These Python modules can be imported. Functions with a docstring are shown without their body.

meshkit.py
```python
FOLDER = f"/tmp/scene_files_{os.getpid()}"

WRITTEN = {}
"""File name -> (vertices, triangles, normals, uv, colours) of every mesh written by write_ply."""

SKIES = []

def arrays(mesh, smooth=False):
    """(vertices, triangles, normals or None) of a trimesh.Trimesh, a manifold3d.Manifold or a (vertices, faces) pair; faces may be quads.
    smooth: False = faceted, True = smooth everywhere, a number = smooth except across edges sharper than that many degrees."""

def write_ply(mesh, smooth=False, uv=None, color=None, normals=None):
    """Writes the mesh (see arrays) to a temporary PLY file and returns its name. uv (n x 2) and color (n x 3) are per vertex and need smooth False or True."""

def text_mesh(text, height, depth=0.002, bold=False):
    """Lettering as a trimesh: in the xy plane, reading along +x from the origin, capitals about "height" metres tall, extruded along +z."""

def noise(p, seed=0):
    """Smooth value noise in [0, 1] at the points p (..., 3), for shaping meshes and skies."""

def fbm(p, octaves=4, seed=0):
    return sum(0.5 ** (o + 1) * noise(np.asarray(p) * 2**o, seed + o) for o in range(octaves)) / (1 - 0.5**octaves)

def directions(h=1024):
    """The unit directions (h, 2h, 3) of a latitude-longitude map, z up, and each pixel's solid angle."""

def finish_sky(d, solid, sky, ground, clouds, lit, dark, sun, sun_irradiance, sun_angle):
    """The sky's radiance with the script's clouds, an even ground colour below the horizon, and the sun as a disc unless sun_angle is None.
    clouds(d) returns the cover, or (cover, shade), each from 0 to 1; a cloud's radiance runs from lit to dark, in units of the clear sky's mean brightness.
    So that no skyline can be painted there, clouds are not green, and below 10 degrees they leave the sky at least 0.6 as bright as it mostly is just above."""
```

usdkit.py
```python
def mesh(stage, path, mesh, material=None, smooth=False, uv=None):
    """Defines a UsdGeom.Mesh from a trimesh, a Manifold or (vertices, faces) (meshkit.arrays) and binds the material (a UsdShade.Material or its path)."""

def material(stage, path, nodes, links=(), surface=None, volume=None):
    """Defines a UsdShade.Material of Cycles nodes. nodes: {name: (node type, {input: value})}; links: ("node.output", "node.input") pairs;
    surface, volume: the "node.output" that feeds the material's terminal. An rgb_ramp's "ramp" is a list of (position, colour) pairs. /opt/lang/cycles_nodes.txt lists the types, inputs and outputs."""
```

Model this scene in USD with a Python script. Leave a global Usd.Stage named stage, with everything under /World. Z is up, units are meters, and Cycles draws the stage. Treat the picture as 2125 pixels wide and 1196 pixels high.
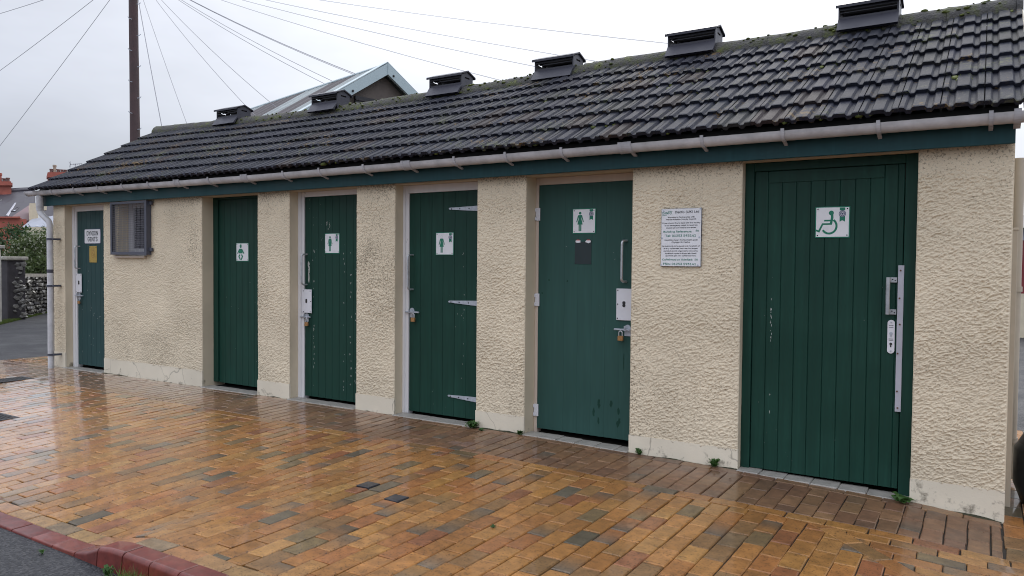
import math, random
import numpy as np, trimesh, manifold3d
from shapely.geometry import Polygon, Point, box as sbox, LineString
from shapely.ops import unary_union
from shapely import affinity
import usdkit, meshkit
from pxr import Usd, UsdGeom, UsdLux, UsdShade, Gf, Sdf, Vt

random.seed(7)
RNG = np.random.default_rng(7)
stage = Usd.Stage.CreateInMemory()
UsdGeom.SetStageUpAxis(stage, UsdGeom.Tokens.z)
UsdGeom.SetStageMetersPerUnit(stage, 1.0)
UsdGeom.Xform.Define(stage, '/World')
UsdGeom.Scope.Define(stage, '/World/Looks')

# ------------------------------------------------------------------ camera
FPX, YAW, PITCH, ROLL = 1560.0, 0.5581, -0.0310, 0.0089
CAM = np.array([0.0, -5.2374, 1.3999])
EXPOSURE = 0.68
_f = np.array([-math.sin(YAW) * math.cos(PITCH), math.cos(YAW) * math.cos(PITCH), math.sin(PITCH)])
_r = np.array([math.cos(YAW), math.sin(YAW), 0.0]); _u = np.cross(_r, _f)
RIGHT = math.cos(ROLL) * _r + math.sin(ROLL) * _u
UP = -math.sin(ROLL) * _r + math.cos(ROLL) * _u
FWD = _f
cam = UsdGeom.Camera.Define(stage, '/World/camera')
cam.CreateHorizontalApertureAttr(36.0); cam.CreateVerticalApertureAttr(20.25)
cam.CreateFocalLengthAttr(36.0 * FPX / 2125.0)
cam.CreateClippingRangeAttr(Gf.Vec2f(0.05, 2000))
cam.CreateExposureAttr(EXPOSURE)
M4 = Gf.Matrix4d(*[float(x) for x in (*RIGHT, 0, *UP, 0, *(-FWD), 0, *CAM, 1)])
cam.AddTransformOp().Set(M4)

# ------------------------------------------------------------------ sky and sun
SUN_AZ, SUN_EL = math.radians(-14), math.radians(38)     # bright part of the overcast, behind the roof
sd = np.array([math.sin(SUN_AZ) * math.cos(SUN_EL), math.cos(SUN_AZ) * math.cos(SUN_EL), math.sin(SUN_EL)])
SKY_STRENGTH, CLOUD = 0.10, 11.0
usdkit.material(stage, '/World/Looks/sky', {
    'tc': ('texture_coordinate', {}),
    'sky': ('sky_texture', {'sky_type': 'single_scattering', 'sun_disc': False, 'sun_elevation': SUN_EL, 'sun_rotation': SUN_AZ}),
    'map': ('mapping', {'mapping_type': 'point', 'scale': (1.3, 1.3, 4.0)}),
    'n': ('noise_texture', {'scale': 1.6, 'detail': 5.0, 'roughness': 0.55}),
    'nr': ('map_range', {'from_min': 0.3, 'from_max': 0.72, 'to_min': 0.80, 'to_max': 1.06, 'clamp': True}),
    'dot': ('vector_math', {'math_type': 'dot_product', 'vector2': tuple(sd)}),
    'glow': ('map_range', {'range_type': 'smoothstep', 'from_min': 0.52, 'from_max': 0.96, 'to_min': 0.76, 'to_max': 1.28, 'clamp': True}),
    'sep': ('separate_xyz', {}), 'alt': ('map_range', {'from_min': 0.0, 'from_max': 1.0, 'to_min': 0.37, 'to_max': 1.2, 'clamp': True}),   # an overcast sky brightens towards the zenith
    'm2': ('math', {'math_type': 'multiply'}),
    'tintf': ('map_range', {'from_min': 0.5, 'from_max': 1.0, 'to_min': 0.0, 'to_max': 1.0, 'clamp': True}),
    'tint': ('mix_color', {'a': (0.905 * CLOUD, 0.95 * CLOUD, 1.075 * CLOUD), 'b': (0.965 * CLOUD, 0.98 * CLOUD, 1.03 * CLOUD), 'use_clamp': False}),
    'm1': ('math', {'math_type': 'multiply'}),
    'sc': ('vector_math', {'math_type': 'scale'}),
    'mix': ('mix_color', {'fac': 0.93, 'use_clamp': False}),
    'bg': ('background_shader', {'strength': SKY_STRENGTH}),
}, [('tc.generated', 'map.vector'), ('map.vector', 'n.vector'), ('n.fac', 'nr.value'), ('tc.generated', 'dot.vector1'),
    ('dot.value', 'glow.value'), ('dot.value', 'tintf.value'), ('tintf.result', 'tint.fac'), ('nr.result', 'm1.value1'), ('glow.result', 'm1.value2'),
    ('tc.generated', 'sep.vector'), ('sep.z', 'alt.value'), ('m1.value', 'm2.value1'), ('alt.result', 'm2.value2'), ('tint.result', 'sc.vector1'), ('m2.value', 'sc.scale'), ('sky.color', 'mix.a'), ('sc.vector', 'mix.b'), ('mix.result', 'bg.color')],
    surface='bg.background')
dome = UsdLux.DomeLight.Define(stage, '/World/sky')
UsdShade.MaterialBindingAPI.Apply(dome.GetPrim()).Bind(UsdShade.Material.Get(stage, '/World/Looks/sky'))
dome.GetPrim().SetCustomDataByKey('label', 'pale overcast sky'); dome.GetPrim().SetCustomDataByKey('kind', 'structure')
sun = UsdLux.DistantLight.Define(stage, '/World/sun')
sun.CreateNormalizeAttr(True) if hasattr(sun, 'CreateNormalizeAttr') else None
sun.GetNormalizeAttr().Set(True)
sun.CreateIntensityAttr(0.14); sun.CreateAngleAttr(25.0); sun.CreateColorAttr(Gf.Vec3f(1.0, 0.96, 0.9))
zc = sd; xc = np.cross([0, 0, 1.0], zc); xc /= np.linalg.norm(xc); yc = np.cross(zc, xc)
sun.AddTransformOp().Set(Gf.Matrix4d(*[float(x) for x in (*xc, 0, *yc, 0, *zc, 0, 0, 0, 30, 1)]))

# ------------------------------------------------------------------ scene helpers
_names, _loc = {}, {}
def numbered(parent, name):
    k = (parent, name); n = _names.get(k, 0); _names[k] = n + 1
    return f'{parent}/{name}' if n == 0 else f'{parent}/{name}_{n:03d}'
def settag(prim, label=None, cat=None, group=None, kind=None):
    for k, v in (('label', label), ('category', cat), ('group', group), ('kind', kind)):
        if v: prim.SetCustomDataByKey(k, v)
def thing(name, label, cat=None, loc=(0, 0, 0), group=None, kind=None):
    path = numbered('/World', name)
    x = UsdGeom.Xform.Define(stage, path); x.AddTranslateOp().Set(Gf.Vec3d(*map(float, loc)))
    settag(x.GetPrim(), label, cat, group, kind); _loc[path] = np.array(loc, float)
    return path
def arr(m):
    if isinstance(m, (tuple, list)) and not hasattr(m, 'vertices'):
        return np.asarray(m[0], float), np.asarray(m[1], int)
    if hasattr(m, 'to_mesh'):
        mm = m.to_mesh(); return np.array(mm.vert_properties[:, :3], float), np.array(mm.tri_verts)
    return np.array(m.vertices, float), np.array(m.faces)
def cat(ms):
    V, F, o = [], [], 0
    for m in ms:
        v, f = arr(m); V.append(v); F.append(f + o); o += len(v)
    return np.vstack(V), np.vstack(F)
def obj(name, m, mat, parent='/World', smooth=False, tint=None, **tags):
    path = numbered(parent, name)
    v, f = arr(m)
    base = np.zeros(3)
    for k, l in _loc.items():
        if path.startswith(k + '/'): base = l
    pm = usdkit.mesh(stage, path, (v - base, f), LOOK[mat], smooth=smooth)
    if tint is not None:
        UsdGeom.PrimvarsAPI(pm).CreatePrimvar('tint', Sdf.ValueTypeNames.Color3fArray, 'vertex' if len(tint) > 1 else 'constant').Set(Vt.Vec3fArray.FromNumpy(np.asarray(tint, np.float32)))
    if tags: settag(pm.GetPrim(), **tags)
    return path
def box(x0, x1, y0, y1, z0, z1, c=0.0):
    if c <= 0:
        v = np.array([[x, y, z] for x in (x0, x1) for y in (y0, y1) for z in (z0, z1)])
        f = np.array([[0, 1, 3], [0, 3, 2], [4, 6, 7], [4, 7, 5], [0, 4, 5], [0, 5, 1], [2, 3, 7], [2, 7, 6], [0, 2, 6], [0, 6, 4], [1, 5, 7], [1, 7, 3]])
        return v, f
    p = []
    for sx, X in ((1, x0), (-1, x1)):
        for sy, Y in ((1, y0), (-1, y1)):
            for sz, Zc in ((1, z0), (-1, z1)):
                p += [[X + sx * c, Y + sy * c, Zc], [X + sx * c, Y, Zc + sz * c], [X, Y + sy * c, Zc + sz * c]]
    return arr(trimesh.convex.convex_hull(np.array(p)))
def hull(pts): return arr(trimesh.convex.convex_hull(np.array(pts, float)))
def tube(pts, r, n=10, cap=True):
    pts = np.asarray(pts, float); k = len(pts); rs = np.broadcast_to(r, k)
    T = np.gradient(pts, axis=0); T /= np.linalg.norm(T, axis=1)[:, None]
    a = np.array([0, 0, 1.0]) if abs(T[0][2]) < .9 else np.array([1.0, 0, 0])
    N = np.cross(T[0], a); N /= np.linalg.norm(N); V = []
    for i in range(k):
        N = N - T[i] * np.dot(N, T[i]); N /= np.linalg.norm(N); B = np.cross(T[i], N)
        th = np.arange(n) * 2 * math.pi / n
        V.append(pts[i] + rs[i] * (np.cos(th)[:, None] * N + np.sin(th)[:, None] * B))
    F = []
    for i in range(k - 1):
        for j in range(n):
            a_, b_ = i * n + j, i * n + (j + 1) % n
            F += [[a_, b_, b_ + n], [a_, b_ + n, a_ + n]]
    V = np.vstack(V)
    if cap:
        V = np.vstack([V, pts[:1], pts[-1:]]); c0, c1 = len(V) - 2, len(V) - 1
        for j in range(n):
            F += [[c0, (j + 1) % n, j], [c1, (k - 1) * n + j, (k - 1) * n + (j + 1) % n]]
    return V, np.array(F)
def arcpath(pts, rad, n=6):
    """polyline with rounded corners"""
    pts = [np.array(p, float) for p in pts]; out = [pts[0]]
    for a, b, c in zip(pts[:-2], pts[1:-1], pts[2:]):
        u, w = (a - b) / np.linalg.norm(a - b), (c - b) / np.linalg.norm(c - b)
        p, q = b + u * rad, b + w * rad
        for t in np.linspace(0, 1, n + 1):
            out.append((1 - t) ** 2 * p + 2 * t * (1 - t) * b + t * t * q)
    return np.array(out + [pts[-1]])
def fprism(poly, y0, y1):
    """shapely polygon in facade coordinates (x, z) given a thickness from y0 (front) to y1 (back)"""
    out = []
    for g in getattr(poly, 'geoms', [poly]):
        if g.is_empty or g.area < 1e-9: continue
        m = trimesh.creation.extrude_polygon(g, y1 - y0, engine='earcut')
        v = np.array(m.vertices); out.append((np.stack([v[:, 0], y1 - v[:, 2], v[:, 1]], 1), np.array(m.faces)))
    return cat(out)
def extrude_y(prof, y0, y1): return fprism(Polygon(prof), y0, y1)
def extrude_x(prof, x0, x1):
    """closed (y, z) profile swept along x"""
    m = trimesh.creation.extrude_polygon(Polygon(prof), x1 - x0, engine='earcut'); v = np.array(m.vertices)
    return np.stack([x0 + v[:, 2], v[:, 0], v[:, 1]], 1), np.array(m.faces)
def ftext(text, x, z, h, y, width=None, bold=False, centre=True, d=0.0006):
    m = meshkit.text_mesh(text, h, d, bold); v = np.array(m.vertices); w0, w1 = v[:, 0].min(), v[:, 0].max()
    s = 1.0 if width is None else width / (w1 - w0)
    vx = (v[:, 0] - w0) * s; W = (w1 - w0) * s
    return np.stack([x + vx - (W / 2 if centre else 0), y - v[:, 2], z + v[:, 1]], 1), np.array(m.faces)
def lathe(prof, cx, cy, n=24):
    prof = np.array(prof, float); th = np.arange(n) * 2 * math.pi / n
    V = np.vstack([np.stack([cx + r * np.cos(th), cy + r * np.sin(th), np.full(n, z)], 1) for r, z in prof]); F = []
    for i in range(len(prof) - 1):
        for j in range(n):
            a, b = i * n + j, i * n + (j + 1) % n; F += [[a, b, b + n], [a, b + n, a + n]]
    return V, np.array(F)
def cyl_y(x, z, r, y0, y1, n=14): return fprism(Point(x, z).buffer(r, quad_segs=max(2, n // 4)), y0, y1)
def to_px(p):
    d = np.asarray(p, float) - CAM; w = d @ FWD
    return 1062.5 + FPX * (d @ RIGHT) / w, 598 - FPX * (d @ UP) / w, w
def shown(p):
    """how large something at p shows (0 when it cannot be in view)"""
    x, y, w = to_px(p)
    if w <= 0 or not (-40 < x < 2165 and -40 < y < 1236): return 0.0
    return 1.0 / w

# ------------------------------------------------------------------ materials
LOOK = {}
def look(name, nodes, links, surface='p.BSDF'):
    LOOK[name] = usdkit.material(stage, '/World/Looks/' + name, nodes, links, surface=surface)
def plain(name, col, rough=0.5, metal=0.0, vary=0.12, scale=6.0, bump=0.0, bscale=120.0, spec=0.5, coat=0.0):
    """one colour with soft blotches of tone and a little relief"""
    a = tuple(c * (1 - vary) for c in col); b = tuple(min(1, c * (1 + vary)) for c in col)
    nodes = {'g': ('geometry', {}), 'n': ('noise_texture', {'scale': scale, 'detail': 6.0, 'roughness': .62}),
             'r': ('rgb_ramp', {'ramp': [(0.3, a), (0.7, b)]}),
             'rr': ('map_range', {'from_min': .3, 'from_max': .7, 'to_min': max(.04, rough - .1), 'to_max': min(1, rough + .1)}),
             'p': ('principled_bsdf', {'metallic': metal, 'specular_ior_level': spec, 'coat_weight': coat, 'coat_roughness': .12})}
    links = [('g.position', 'n.vector'), ('n.fac', 'r.fac'), ('r.color', 'p.base_color'), ('n.fac', 'rr.value'), ('rr.result', 'p.roughness')]
    if bump:
        nodes['bn'] = ('noise_texture', {'scale': bscale, 'detail': 4.0}); nodes['b'] = ('bump', {'strength': 0.6, 'distance': bump})
        links += [('g.position', 'bn.vector'), ('bn.fac', 'b.height'), ('b.normal', 'p.normal')]
    look(name, nodes, links)

def painted_wood(name, col, chips=0.0, chipcol=(.55, .55, .5), rough=.45, fade=0.25, grain=1.0):
    """brush-painted boards: vertical streaks, dull and worn patches, flaked spots"""
    lo = tuple(c * (1 - fade * .6) for c in col); hi = tuple(c * (1 + fade) + .004 * fade for c in col)
    nodes = {'g': ('geometry', {}), 'mp': ('mapping', {'mapping_type': 'point', 'scale': (14, 14, .8)}),
             'n': ('noise_texture', {'scale': 2.0, 'detail': 5.0, 'roughness': .6}),
             'n2': ('noise_texture', {'scale': 2.3, 'detail': 4.0}),
             'av': ('mix_float', {'fac': .5}),
             'r': ('rgb_ramp', {'ramp': [(0.32, lo), (0.5, col), (0.68, hi)]}),
             'mc': ('mapping', {'mapping_type': 'point', 'scale': (60, 60, 22)}),
             'c': ('noise_texture', {'scale': 1.0, 'detail': 5.0, 'roughness': .7}),
             'cm': ('noise_texture', {'scale': 2.2, 'detail': 2.0}),
             'cadd': ('math', {'math_type': 'multiply_add', 'value2': .55}),
             'ct': ('map_range', {'from_min': 1.13 - chips, 'from_max': 1.145 - chips, 'to_min': 0., 'to_max': 1., 'clamp': True}),
             'mix': ('mix_color', {'b': chipcol}),
             'bn': ('mapping', {'mapping_type': 'point', 'scale': (160, 160, 9)}), 'bt': ('noise_texture', {'scale': 1.0, 'detail': 3.0}),
             'b': ('bump', {'strength': .35 * grain, 'distance': .002}),
             'rr': ('map_range', {'from_min': .3, 'from_max': .7, 'to_min': rough - .1, 'to_max': rough + .14}),
             'p': ('principled_bsdf', {'specular_ior_level': .25})}
    links = [('g.position', 'mp.vector'), ('mp.vector', 'n.vector'), ('g.position', 'n2.vector'), ('n.fac', 'av.a'), ('n2.fac', 'av.b'), ('av.result', 'r.fac'),
             ('g.position', 'mc.vector'), ('mc.vector', 'c.vector'), ('g.position', 'cm.vector'), ('cm.fac', 'cadd.value1'), ('c.fac', 'cadd.value3'),
             ('cadd.value', 'ct.value'), ('r.color', 'mix.a'), ('ct.result', 'mix.fac'), ('mix.result', 'p.base_color'),
             ('g.position', 'bn.vector'), ('bn.vector', 'bt.vector'), ('bt.fac', 'b.height'), ('b.normal', 'p.normal'), ('n2.fac', 'rr.value'), ('rr.result', 'p.roughness')]
    look(name, nodes, links)

GREEN = (.0058, .0355, .0245); FADED = (.025, .072, .061); BLUEGREEN = (.012, .040, .044)
painted_wood('green_paint', GREEN, chips=.055, rough=.5, fade=.4)
painted_wood('chipped_green_paint', GREEN, chips=.085, rough=.5)
painted_wood('faded_green_paint', FADED, chips=.06, rough=.58, fade=.18)
painted_wood('gents_green_paint', (.018, .050, .050), chips=.10, rough=.55, fade=.2)
painted_wood('fascia_paint', (.013, .055, .062), chips=.08, chipcol=(.10, .14, .14), rough=.5)
painted_wood('white_frame_paint', (.70, .69, .69), chips=.10, chipcol=(.2, .18, .15), rough=.45, fade=.06)
painted_wood('cream_frame_paint', (.56, .47, .39), chips=.10, chipcol=(.2, .16, .12), rough=.5, fade=.08)

CREAM = (.715, .615, .455)
def render_coat(name, col, speck=0.0, bump_d=.004, bump_s=70., dirt=True, crack=0., mildew_shade=False):
    lo = tuple(c * .88 for c in col); hi = tuple(min(1, c * 1.05) for c in col)
    nodes = {'g': ('geometry', {}), 'n': ('noise_texture', {'scale': 1.7, 'detail': 6.0, 'roughness': .6}),
             'r': ('rgb_ramp', {'ramp': [(.3, lo), (.65, hi)]}),
             'fine': ('noise_texture', {'scale': bump_s, 'detail': 5.0, 'roughness': .62}),
             'pit': ('map_range', {'from_min': .30, 'from_max': .42, 'to_min': 1. - speck, 'to_max': 1., 'clamp': True}),
             'sep': ('separate_xyz', {}), 
             'dn': ('noise_texture', {'scale': 9.0, 'detail': 5.0, 'roughness': .7}),
             'dz': ('map_range', {'from_min': .02, 'from_max': .17, 'to_min': .17, 'to_max': 0., 'clamp': True}),
             'da': ('math', {'math_type': 'add'}), 'dm': ('map_range', {'from_min': .70, 'from_max': .84, 'to_min': 0., 'to_max': .8 if dirt else 0., 'clamp': True}),
             'mixd': ('mix_color', {'b': (.10, .085, .06)}),
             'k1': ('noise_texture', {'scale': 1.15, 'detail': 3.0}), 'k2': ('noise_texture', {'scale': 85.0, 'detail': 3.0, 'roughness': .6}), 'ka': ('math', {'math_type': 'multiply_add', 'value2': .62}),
             'kz': ('map_range', {'from_min': 2.0, 'from_max': 2.16, 'to_min': 0., 'to_max': .10 if mildew_shade else 0., 'clamp': True}), 'kb': ('math', {'math_type': 'add'}),  # top band below the fascia: grime plus eaves shade painted into the colour
             'km': ('map_range', {'from_min': .93, 'from_max': 1.02, 'to_min': 0., 'to_max': .62 if mildew_shade else 0., 'clamp': True}), 'mixk': ('mix_color', {'b': (.12, .095, .06)}),
             'mul': ('mix_color', {'blend_type': 'multiply', 'fac': 1.0}),
             'cw': ('noise_texture', {'scale': 3.0, 'detail': 3.0}), 'cv': ('voronoi_texture', {'feature': 'distance_to_edge', 'scale': 2.1}),
             'cadd': ('mix_vector', {'fac': .25}),
             'ck': ('map_range', {'from_min': .0, 'from_max': .008, 'to_min': 1. - crack, 'to_max': 1., 'clamp': True}),
             'mulc': ('mix_color', {'blend_type': 'multiply', 'fac': 1.0}),
             'b': ('bump', {'strength': .8, 'distance': bump_d}),
             'p': ('principled_bsdf', {'roughness': .72, 'specular_ior_level': .3})}
    links = [('g.position', 'n.vector'), ('n.fac', 'r.fac'), ('g.position', 'fine.vector'), ('fine.fac', 'pit.value'),
             ('g.position', 'sep.vector'), ('sep.z', 'dz.value'), ('g.position', 'dn.vector'), ('dn.fac', 'da.value1'), ('dz.result', 'da.value2'), ('da.value', 'dm.value'),
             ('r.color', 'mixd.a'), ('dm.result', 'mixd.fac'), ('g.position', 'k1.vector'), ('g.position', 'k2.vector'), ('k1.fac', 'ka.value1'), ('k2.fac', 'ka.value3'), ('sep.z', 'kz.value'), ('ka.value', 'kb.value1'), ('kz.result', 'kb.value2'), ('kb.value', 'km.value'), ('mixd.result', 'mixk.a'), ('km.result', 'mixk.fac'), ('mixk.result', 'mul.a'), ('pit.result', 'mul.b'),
             ('g.position', 'cw.vector'), ('g.position', 'cadd.a'), ('cw.color', 'cadd.b'), ('cadd.result', 'cv.vector'), ('cv.distance', 'ck.value'),
             ('mul.result', 'mulc.a'), ('ck.result', 'mulc.b'), ('mulc.result', 'p.base_color'), ('fine.fac', 'b.height'), ('b.normal', 'p.normal')]
    look(name, nodes, links)
render_coat('roughcast', CREAM, speck=.35, bump_d=.004, bump_s=95., dirt=False, mildew_shade=True)
render_coat('smooth_render', tuple(c * .88 for c in CREAM), speck=.05, bump_d=.0012, bump_s=90., crack=0.)
render_coat('plinth_render', (.70, .63, .50), speck=.06, bump_d=.0015, bump_s=70., crack=.5)

def paver_look(name, rough, coat, speck, mul=1.0):
    nodes = {'g': ('geometry', {}), 'at': ('attribute', {'attribute': 'tint'}),
             's': ('noise_texture', {'scale': 95.0, 'detail': 2.0, 'roughness': .6}), 'sm': ('map_range', {'from_min': .34, 'from_max': .43, 'to_min': 1. - speck, 'to_max': 1., 'clamp': True}),
             'n': ('noise_texture', {'scale': 17.0, 'detail': 5.0}), 'nm': ('map_range', {'from_min': .3, 'from_max': .7, 'to_min': .72 * mul, 'to_max': 1.22 * mul}), 'st': ('noise_texture', {'scale': 1.9, 'detail': 5.0, 'roughness': .7}), 'sf': ('map_range', {'from_min': .3, 'from_max': .62, 'to_min': .82, 'to_max': 1.06, 'clamp': True}), 'sl': ('math', {'math_type': 'multiply_add', 'value2': .35, 'value3': .28}), 'm2': ('math', {'math_type': 'multiply'}),
             'mm': ('math', {'math_type': 'multiply'}), 'mul': ('vector_math', {'math_type': 'scale'}),
             'w': ('noise_texture', {'scale': 1.1, 'detail': 5.0, 'roughness': .65}),
             'rr': ('map_range', {'from_min': .35, 'from_max': .65, 'to_min': rough - .12, 'to_max': rough + .16, 'clamp': True}),
             'cw': ('map_range', {'from_min': .36, 'from_max': .62, 'to_min': coat, 'to_max': coat * .3, 'clamp': True}),
             'px': ('separate_xyz', {}), 'wet': ('map_range', {'range_type': 'smoothstep', 'from_min': -9.0, 'from_max': -3.5, 'to_min': 1., 'to_max': 0., 'clamp': True}),   # the water stands at the low left end
             'ra': ('math', {'math_type': 'multiply_add', 'value2': -.30}), 'ca': ('math', {'math_type': 'multiply_add', 'value2': .9, 'use_clamp': True}),
             'b': ('bump', {'strength': .5, 'distance': .0012}), 'bc': ('bump', {'strength': .09, 'distance': .002}),
             'p': ('principled_bsdf', {'coat_roughness': .06, 'coat_ior': 1.38})}
    links = [('at.color', 'mul.vector1'), ('g.position', 's.vector'), ('s.fac', 'sm.value'), ('g.position', 'n.vector'), ('n.fac', 'nm.value'), ('sm.result', 'mm.value1'), ('nm.result', 'mm.value2'),
             ('g.position', 'st.vector'), ('st.fac', 'sf.value'), ('mm.value', 'm2.value1'), ('sf.result', 'm2.value2'), ('m2.value', 'mul.scale'), ('mul.vector', 'p.base_color'), ('g.position', 'w.vector'), ('g.position', 'px.vector'), ('px.x', 'wet.value'), ('w.fac', 'rr.value'), ('wet.result', 'ra.value1'), ('rr.result', 'ra.value3'), ('ra.value', 'p.roughness'), ('wet.result', 'sl.value1'), ('sl.value', 'p.specular_ior_level'), ('w.fac', 'cw.value'), ('wet.result', 'ca.value1'), ('cw.result', 'ca.value3'), ('ca.value', 'p.coat_weight'),
             ('s.fac', 'b.height'), ('b.normal', 'p.normal'), ('n.fac', 'bc.height'), ('bc.normal', 'p.coat_normal')]
    look(name, nodes, links)
paver_look('yellow_paver', .48, .7, .62, .96)
paver_look('brown_paver', .50, .65, .25, .92)
paver_look('kerb_paver', .42, .55, .35)
paver_look('tile_colour', .55, .0, .12)
paver_look('stone_colour', .75, .0, .25)
plain('joint', (.022, .017, .012), .7, vary=.4, scale=30, bump=.003)
look('asphalt', {'g': ('geometry', {}), 'v': ('voronoi_texture', {'scale': 90.0}), 'vr': ('rgb_ramp', {'ramp': [(0., (.020, .021, .024)), (.5, (.031, .032, .037)), (1., (.065, .065, .068))]}), 'sc': ('separate_color', {}),
    'n': ('noise_texture', {'scale': 1.4, 'detail': 6.0, 'roughness': .65}), 'nm': ('map_range', {'from_min': .32, 'from_max': .70, 'to_min': .75, 'to_max': 1.35}), 'mul': ('vector_math', {'math_type': 'scale'}),
    'rr': ('map_range', {'from_min': .35, 'from_max': .62, 'to_min': .42, 'to_max': .7, 'clamp': True}), 'b': ('bump', {'strength': .9, 'distance': .006, 'invert': True}), 'p': ('principled_bsdf', {'specular_ior_level': .3})},
    [('g.position', 'v.vector'), ('v.color', 'sc.color'), ('sc.r', 'vr.fac'), ('vr.color', 'mul.vector1'), ('g.position', 'n.vector'), ('n.fac', 'nm.value'), ('nm.result', 'mul.scale'), ('mul.vector', 'p.base_color'),
     ('n.fac', 'rr.value'), ('rr.result', 'p.roughness'), ('v.distance', 'b.height'), ('b.normal', 'p.normal')])
plain('concrete_tile', (.38, .36, .325), .45, vary=.15, scale=12)
plain('grey_plastic', (.52, .515, .525), .42, vary=.22, scale=7)
plain('bracket_plastic', (.46, .455, .475), .42)
plain('dark_grey_metal', (.060, .064, .085), .5, vary=.2, scale=14)
plain('dark_panel', (.010, .020, .022), .45, vary=.2)
plain('wire_metal', (.20, .20, .22), .5, metal=.2)
plain('vent_plastic', (.022, .022, .032), .42, vary=.15, scale=8)
plain('white_plastic', (.66, .66, .69), .35, vary=.04)
plain('white_sign', (.72, .72, .735), .35, vary=.04, scale=10)
plain('sign_green', (.006, .155, .092), .4, vary=.06)
plain('print_black', (.012, .012, .016), .5, vary=.05)
plain('print_teal', (.006, .15, .10), .45, vary=.05)
plain('print_navy', (.045, .060, .13), .45, vary=.1)
plain('print_red', (.5, .05, .05), .5)
plain('brass_yellow', (.40, .27, .06), .35, metal=.25, vary=.12, scale=12)
plain('padlock_brass', (.36, .19, .075), .38, metal=.45, vary=.25, scale=40)
plain('steel', (.52, .53, .55), .28, metal=.85, vary=.1)
plain('galvanised', (.42, .45, .50), .45, metal=.35, vary=.2, scale=30)
plain('pale_strip', (.42, .42, .47), .42, metal=.1, vary=.08, scale=7)
plain('rust', (.10, .045, .022), .8, vary=.4, scale=60)
plain('black_rubber', (.012, .012, .013), .5)
plain('black_plastic', (.010, .011, .013), .35, vary=.2)
plain('beige_pipe', (.44, .375, .285), .45, vary=.08)
plain('dark_interior', (.02, .02, .02), .8)
plain('louvre', (.055, .055, .075), .5)
plain('dull_white', (.42, .42, .45), .5, vary=.06)
plain('window_void', (.01, .01, .012), .3)
plain('pole_wood', (.055, .030, .030), .7, vary=.3, scale=5, bump=.004, bscale=30)
plain('cable', (.20, .20, .23), .6)
plain('barn_trim', (.36, .44, .46), .35, vary=.05, scale=3)
plain('barn_wall', (.12, .10, .088), .8, vary=.25, scale=2.2, bump=.01, bscale=25)
plain('barn_sheet', (.24, .27, .27), .5, vary=.35, scale=2.0)
plain('barn_dark_sheet', (.075, .065, .068), .6, vary=.35, scale=3.0)
plain('far_slate', (.060, .056, .068), .5, vary=.3, scale=1.6)
plain('far_slate_pale', (.25, .27, .33), .45, vary=.2, scale=1.6)
plain('purple_slate', (.17, .105, .115), .55, vary=.2, scale=1.6)
plain('far_brick', (.30, .085, .060), .75, vary=.25, scale=1.4)
plain('far_pot', (.13, .065, .055), .7, vary=.3, scale=2)
plain('far_pot_buff', (.33, .26, .20), .7)
plain('far_cream', (.55, .49, .36), .7, vary=.08)
plain('skylight_glass', (.55, .60, .68), .12, vary=.04)
plain('coping', (.33, .31, .27), .8, vary=.25, scale=9, bump=.006, bscale=60)
plain('pier_render', (.44, .43, .37), .75, vary=.25, scale=4, bump=.003)
plain('pier_dark', (.040, .036, .040), .85, vary=.5, scale=6, bump=.008, bscale=40)
plain('mortar', (.040, .036, .032), .85, vary=.3)
plain('flaked_paint', (.40, .41, .38), .6, vary=.2, scale=60)
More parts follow.
